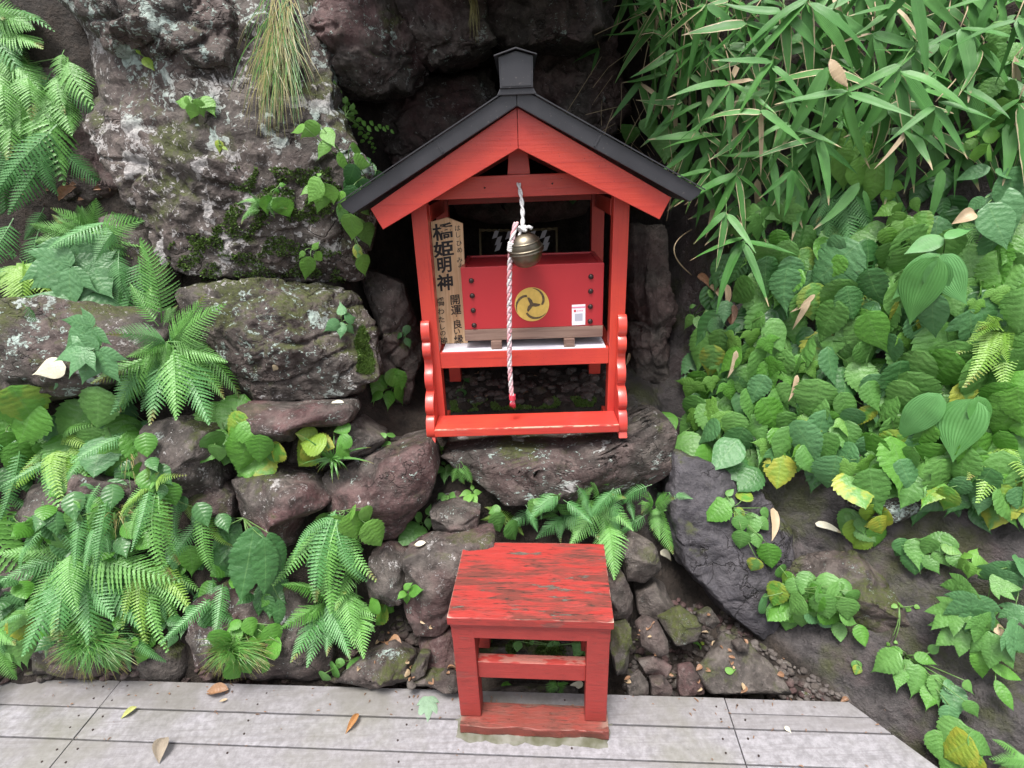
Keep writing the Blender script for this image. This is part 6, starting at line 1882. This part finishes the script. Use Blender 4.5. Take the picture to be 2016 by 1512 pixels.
Fl('small brown leaf on the rock near the scalloped leaf mat', (1552, 1225), (1560, 1240), ('smooth', 3), L_DRYB, .008, w=1)
Fl('green fallen leaf on the dark wet slab', (1427, 1320), (1450, 1318), ('smooth', 3), L_LIGHT, .006, w=1)
Fl('dead tan leaf at upper right on the lily-like plant', (1920, 420), (1885, 430), ('curl', 3), L_DRY, .22, w=1.3)
Fl('pinkish dead leaf among the lobed leaves at lower right', (1955, 1225), (1975, 1255), ('curl', 1), L_DRY, .1, w=1.6)
Fl('orange leaf beside the tan wedge stone at the deck edge', (805, 1318), (798, 1334), ('round', 1), L_DRY, .006, w=1)
Fl('white dead leaf by the round stone above the leaning stone', (838, 1068), (818, 1076), ('curl', 1), L_DRYP, .02, w=1.4)
Fl('pale dead leaf at the deck edge beneath the stool', (1148, 1345), (1115, 1362), ('bamboo', 2), L_DRYP, .03, w=2)
Fl('tan leaf by the right wing panel of the shrine', (1240, 695), (1230, 722), ('bamboo', 3), L_DRY, .06, w=1.6)
Fl('brown dead leaf in the dark hollow at upper left', (150, 368), (105, 392), ('curl', 2), L_DRYB, .02, w=1.2)
for i, (x, y, x2, y2) in enumerate(((1375, 540, 1400, 570), (1400, 560, 1418, 590), (1420, 600, 1450, 660), (1432, 560, 1428, 610), (1445, 600, 1440, 640))):
    Fl('dead bamboo leaf in the brown cluster right of the shrine, %s from the top' % ordinal(i), (x, y), (x2, y2), ('bamboo', 3), L_DRY if i % 2 else L_DRYB, .05, w=1.6)
Fl('dead reddish leaf behind the small stone left of the stool, in the gravel', (765, 1262), (790, 1268), ('curl', 0), L_DRYB, .01, w=1.4)
Fl('half dried tan leaf below the heart-shaped leaves', (1278, 195), (1298, 235), ('bamboo', 3), L_DRY, .14, w=1.5)

# ------------------------------------------------------------------ gravel, litter and moss (nobody could count them)
def pebbles(name, regions, n, smin, smax, mat, seed, props, label):
    R = random.Random(seed)
    S, F = ico(2)
    g = Geo()
    for k in range(n):
        poly = regions[k % len(regions)]
        xs = [p[0] for p in poly]; ys = [p[1] for p in poly]
        for _ in range(40):
            x, y = R.uniform(min(xs), max(xs)), R.uniform(min(ys), max(ys))
            if inside(x, y, poly) and (poly is GR_S or on_ground(x, y)):
                break
        loc, nn, t, d = hit(x, y)
        s = R.uniform(smin, smax) ** 1.0
        sc = Vector((s * R.uniform(.8, 1.5), s * R.uniform(.7, 1.1), s * R.uniform(.4, .75)))
        rot = Matrix.Rotation(R.uniform(0, 6.28), 3, 'Z') @ Matrix.Rotation(R.uniform(-.5, .5), 3, 'X')
        o_ = Vector((R.uniform(0, 50), 0, 0))
        V = []
        for v in S:
            q = Vector(v)
            q = q * (1 + noise.noise(q * 1.1 + o_) * .3 + noise.noise(q * 2.7 + o_) * .1)
            V.append(loc + rot @ Vector((q.x * sc.x, q.y * sc.y, q.z * sc.z)) + Vector((0, 0, sc.z * .2)))
        g.add(V, F)
    o = link(name, g.mesh(name, mat, True))
    o['kind'] = 'stuff'; o['label'] = label
    for k_, v_ in props.items():
        o[k_] = float(v_)
    return o
GR_R = [(1230, 1240), (1330, 1180), (1420, 1200), (1500, 1270), (1620, 1340), (1680, 1380), (1230, 1370)]
GR_L = [(700, 1250), (800, 1200), (900, 1250), (905, 1360), (780, 1360), (660, 1340)]
GR_S = [(875, 735), (1195, 728), (1195, 790), (875, 800)]
GR_B = [(0, 1300), (250, 1310), (700, 1330), (700, 1360), (0, 1340)]
pebbles('gravel', [GR_R], 90, .005, .014, ROCK, 1, {'red': .9, 'moss': .0, 'lichen': 0, 'wet': .1}, 'reddish gravel on the ground right of the stool')
pebbles('gravel', [GR_R], 130, .004, .012, PEB, 4, {}, 'grey brown gravel on the ground right of the stool')
pebbles('gravel', [GR_R], 34, .008, .018, ROCK, 5, {'red': .2, 'moss': .5, 'lichen': 0.1, 'wet': .1}, 'mossy small stones on the ground right of the stool')
pebbles('gravel', [GR_L, GR_B], 110, .006, .018, ROCK, 2, {'red': .6, 'moss': .2, 'lichen': 0, 'wet': .1}, 'small stones at the foot of the left bank')
pebbles('gravel', [GR_S], 150, .008, .024, ROCK, 3, {'red': .4, 'moss': .1, 'lichen': .2, 'wet': .1}, 'rubble on the base stone under the shrine')
def litter(name, polys, n, mat, seed, label):
    R = random.Random(seed)
    g = Geo()
    for k in range(n):
        poly = polys[k % len(polys)]
        xs = [p[0] for p in poly]; ys = [p[1] for p in poly]
        for _ in range(40):
            x, y = R.uniform(min(xs), max(xs)), R.uniform(min(ys), max(ys))
            if inside(x, y, poly):
                break
        loc, nn, t, d = hit(x, y)
        a = R.uniform(0, 6.28); L = R.uniform(.01, .032)
        b = loc + nn * .004
        tdir = Vector((math.cos(a), math.sin(a), R.uniform(-.2, .2)))
        m = frame(b, b + tdir * L, nn + Vector((R.uniform(-.5, .5), R.uniform(-.5, .5), .3)), R.uniform(.8, 1.4))
        V, F, UV = SH['curl', R.randrange(4)]
        g.add([m @ Vector(v) for v in V], F, UV)
    o = link(name, g.mesh(name, mat))
    o['kind'] = 'stuff'; o['label'] = label
litter('leaf_litter', [GR_R, GR_R, GR_L, GR_S, [(30, 360), (200, 340), (260, 420), (60, 420)]], 60, L_DRYB, 11, 'brown leaf crumbs on the ground')
litter('leaf_litter', [GR_R, GR_L], 14, L_DRY, 12, 'tan leaf crumbs on the ground')
g = Geo(); R = random.Random(77)
for k in range(130):
    u = R.uniform(-1.6, .95); v = 1.19 - abs(R.gauss(0, .05)) if R.random() < .75 else R.choice((1.100, 1.001)) + R.gauss(0, .006)
    if abs(u - .01) < .24 and v < 1.15:
        continue
    w = Vector((u * math.cos(DY) + v * math.sin(DY), -u * math.sin(DY) + v * math.cos(DY), .0035))
    a = R.uniform(0, 6.28); L = R.uniform(.004, .013)
    m = frame(w, w + Vector((math.cos(a), math.sin(a), 0)) * L, Vector((R.uniform(-.3, .3), R.uniform(-.3, .3), 1)), R.uniform(.5, 1.2))
    V, F, UV = SH['curl', 2]
    g.add([m @ Vector(p_) for p_ in V], F, UV)
o = link('leaf_litter', g.mesh('leaf_litter', L_DRYB)); o['kind'] = 'stuff'; o['label'] = 'brown crumbs along the deck edge'
def moss(polys, n, seed):
    R = random.Random(seed)
    g = Geo()
    for k in range(n):
        poly = polys[k % len(polys)]
        xs = [p[0] for p in poly]; ys = [p[1] for p in poly]
        for _ in range(40):
            x, y = R.uniform(min(xs), max(xs)), R.uniform(min(ys), max(ys))
            if inside(x, y, poly) and noise.noise(Vector((x * .03, y * .03, 2))) > -.02:
                break
        loc, nn, t, d = hit(x, y)
        for j in range(3):
            dv = (nn + Vector((R.uniform(-.8, .8), R.uniform(-.8, .8), R.uniform(-.3, .8)))).normalized()
            L = R.uniform(.004, .011)
            s = dv.cross(Vector((R.uniform(-1, 1), R.uniform(-1, 1), R.uniform(-1, 1)))).normalized() * L * .3
            b = loc - nn * .001
            g.add([b - s, b + dv * L * .55 + s * 1.1, b + dv * L, b + s * .6], [(0, 1, 2), (0, 3, 1)], [(-1, 0), (1, .5), (0, 1), (1, 0)])
    o = link('moss', g.mesh('moss', mat_leaf('moss_green', (.07, .13, .02), (.10, .17, .03), vein='mid', transl=.15, spots=False), False))
    o['kind'] = 'stuff'; o['label'] = 'green moss on ledges and mounds'
moss([[(335, 480), (440, 440), (560, 470), (700, 500), (690, 560), (600, 545), (450, 545), (360, 560), (330, 520)], [(460, 330), (650, 330), (690, 400), (560, 470), (440, 440)],
      [(690, 650), (715, 640), (738, 690), (735, 735), (700, 750), (705, 700)], [(930, 1262), (1160, 1262), (1150, 1310), (940, 1310)], [(885, 790), (1190, 780), (1190, 800), (890, 812)]], 9000, 21)

for lb_, ns in _seen_labels.items():
    if len(ns) > 1:
        print('DUPLICATE LABEL', lb_, ns)
print('OBJECTS', len(bpy.data.objects), 'TRIS', sum(sum(len(p.vertices) - 2 for p in m.polygons) for m in bpy.data.meshes))
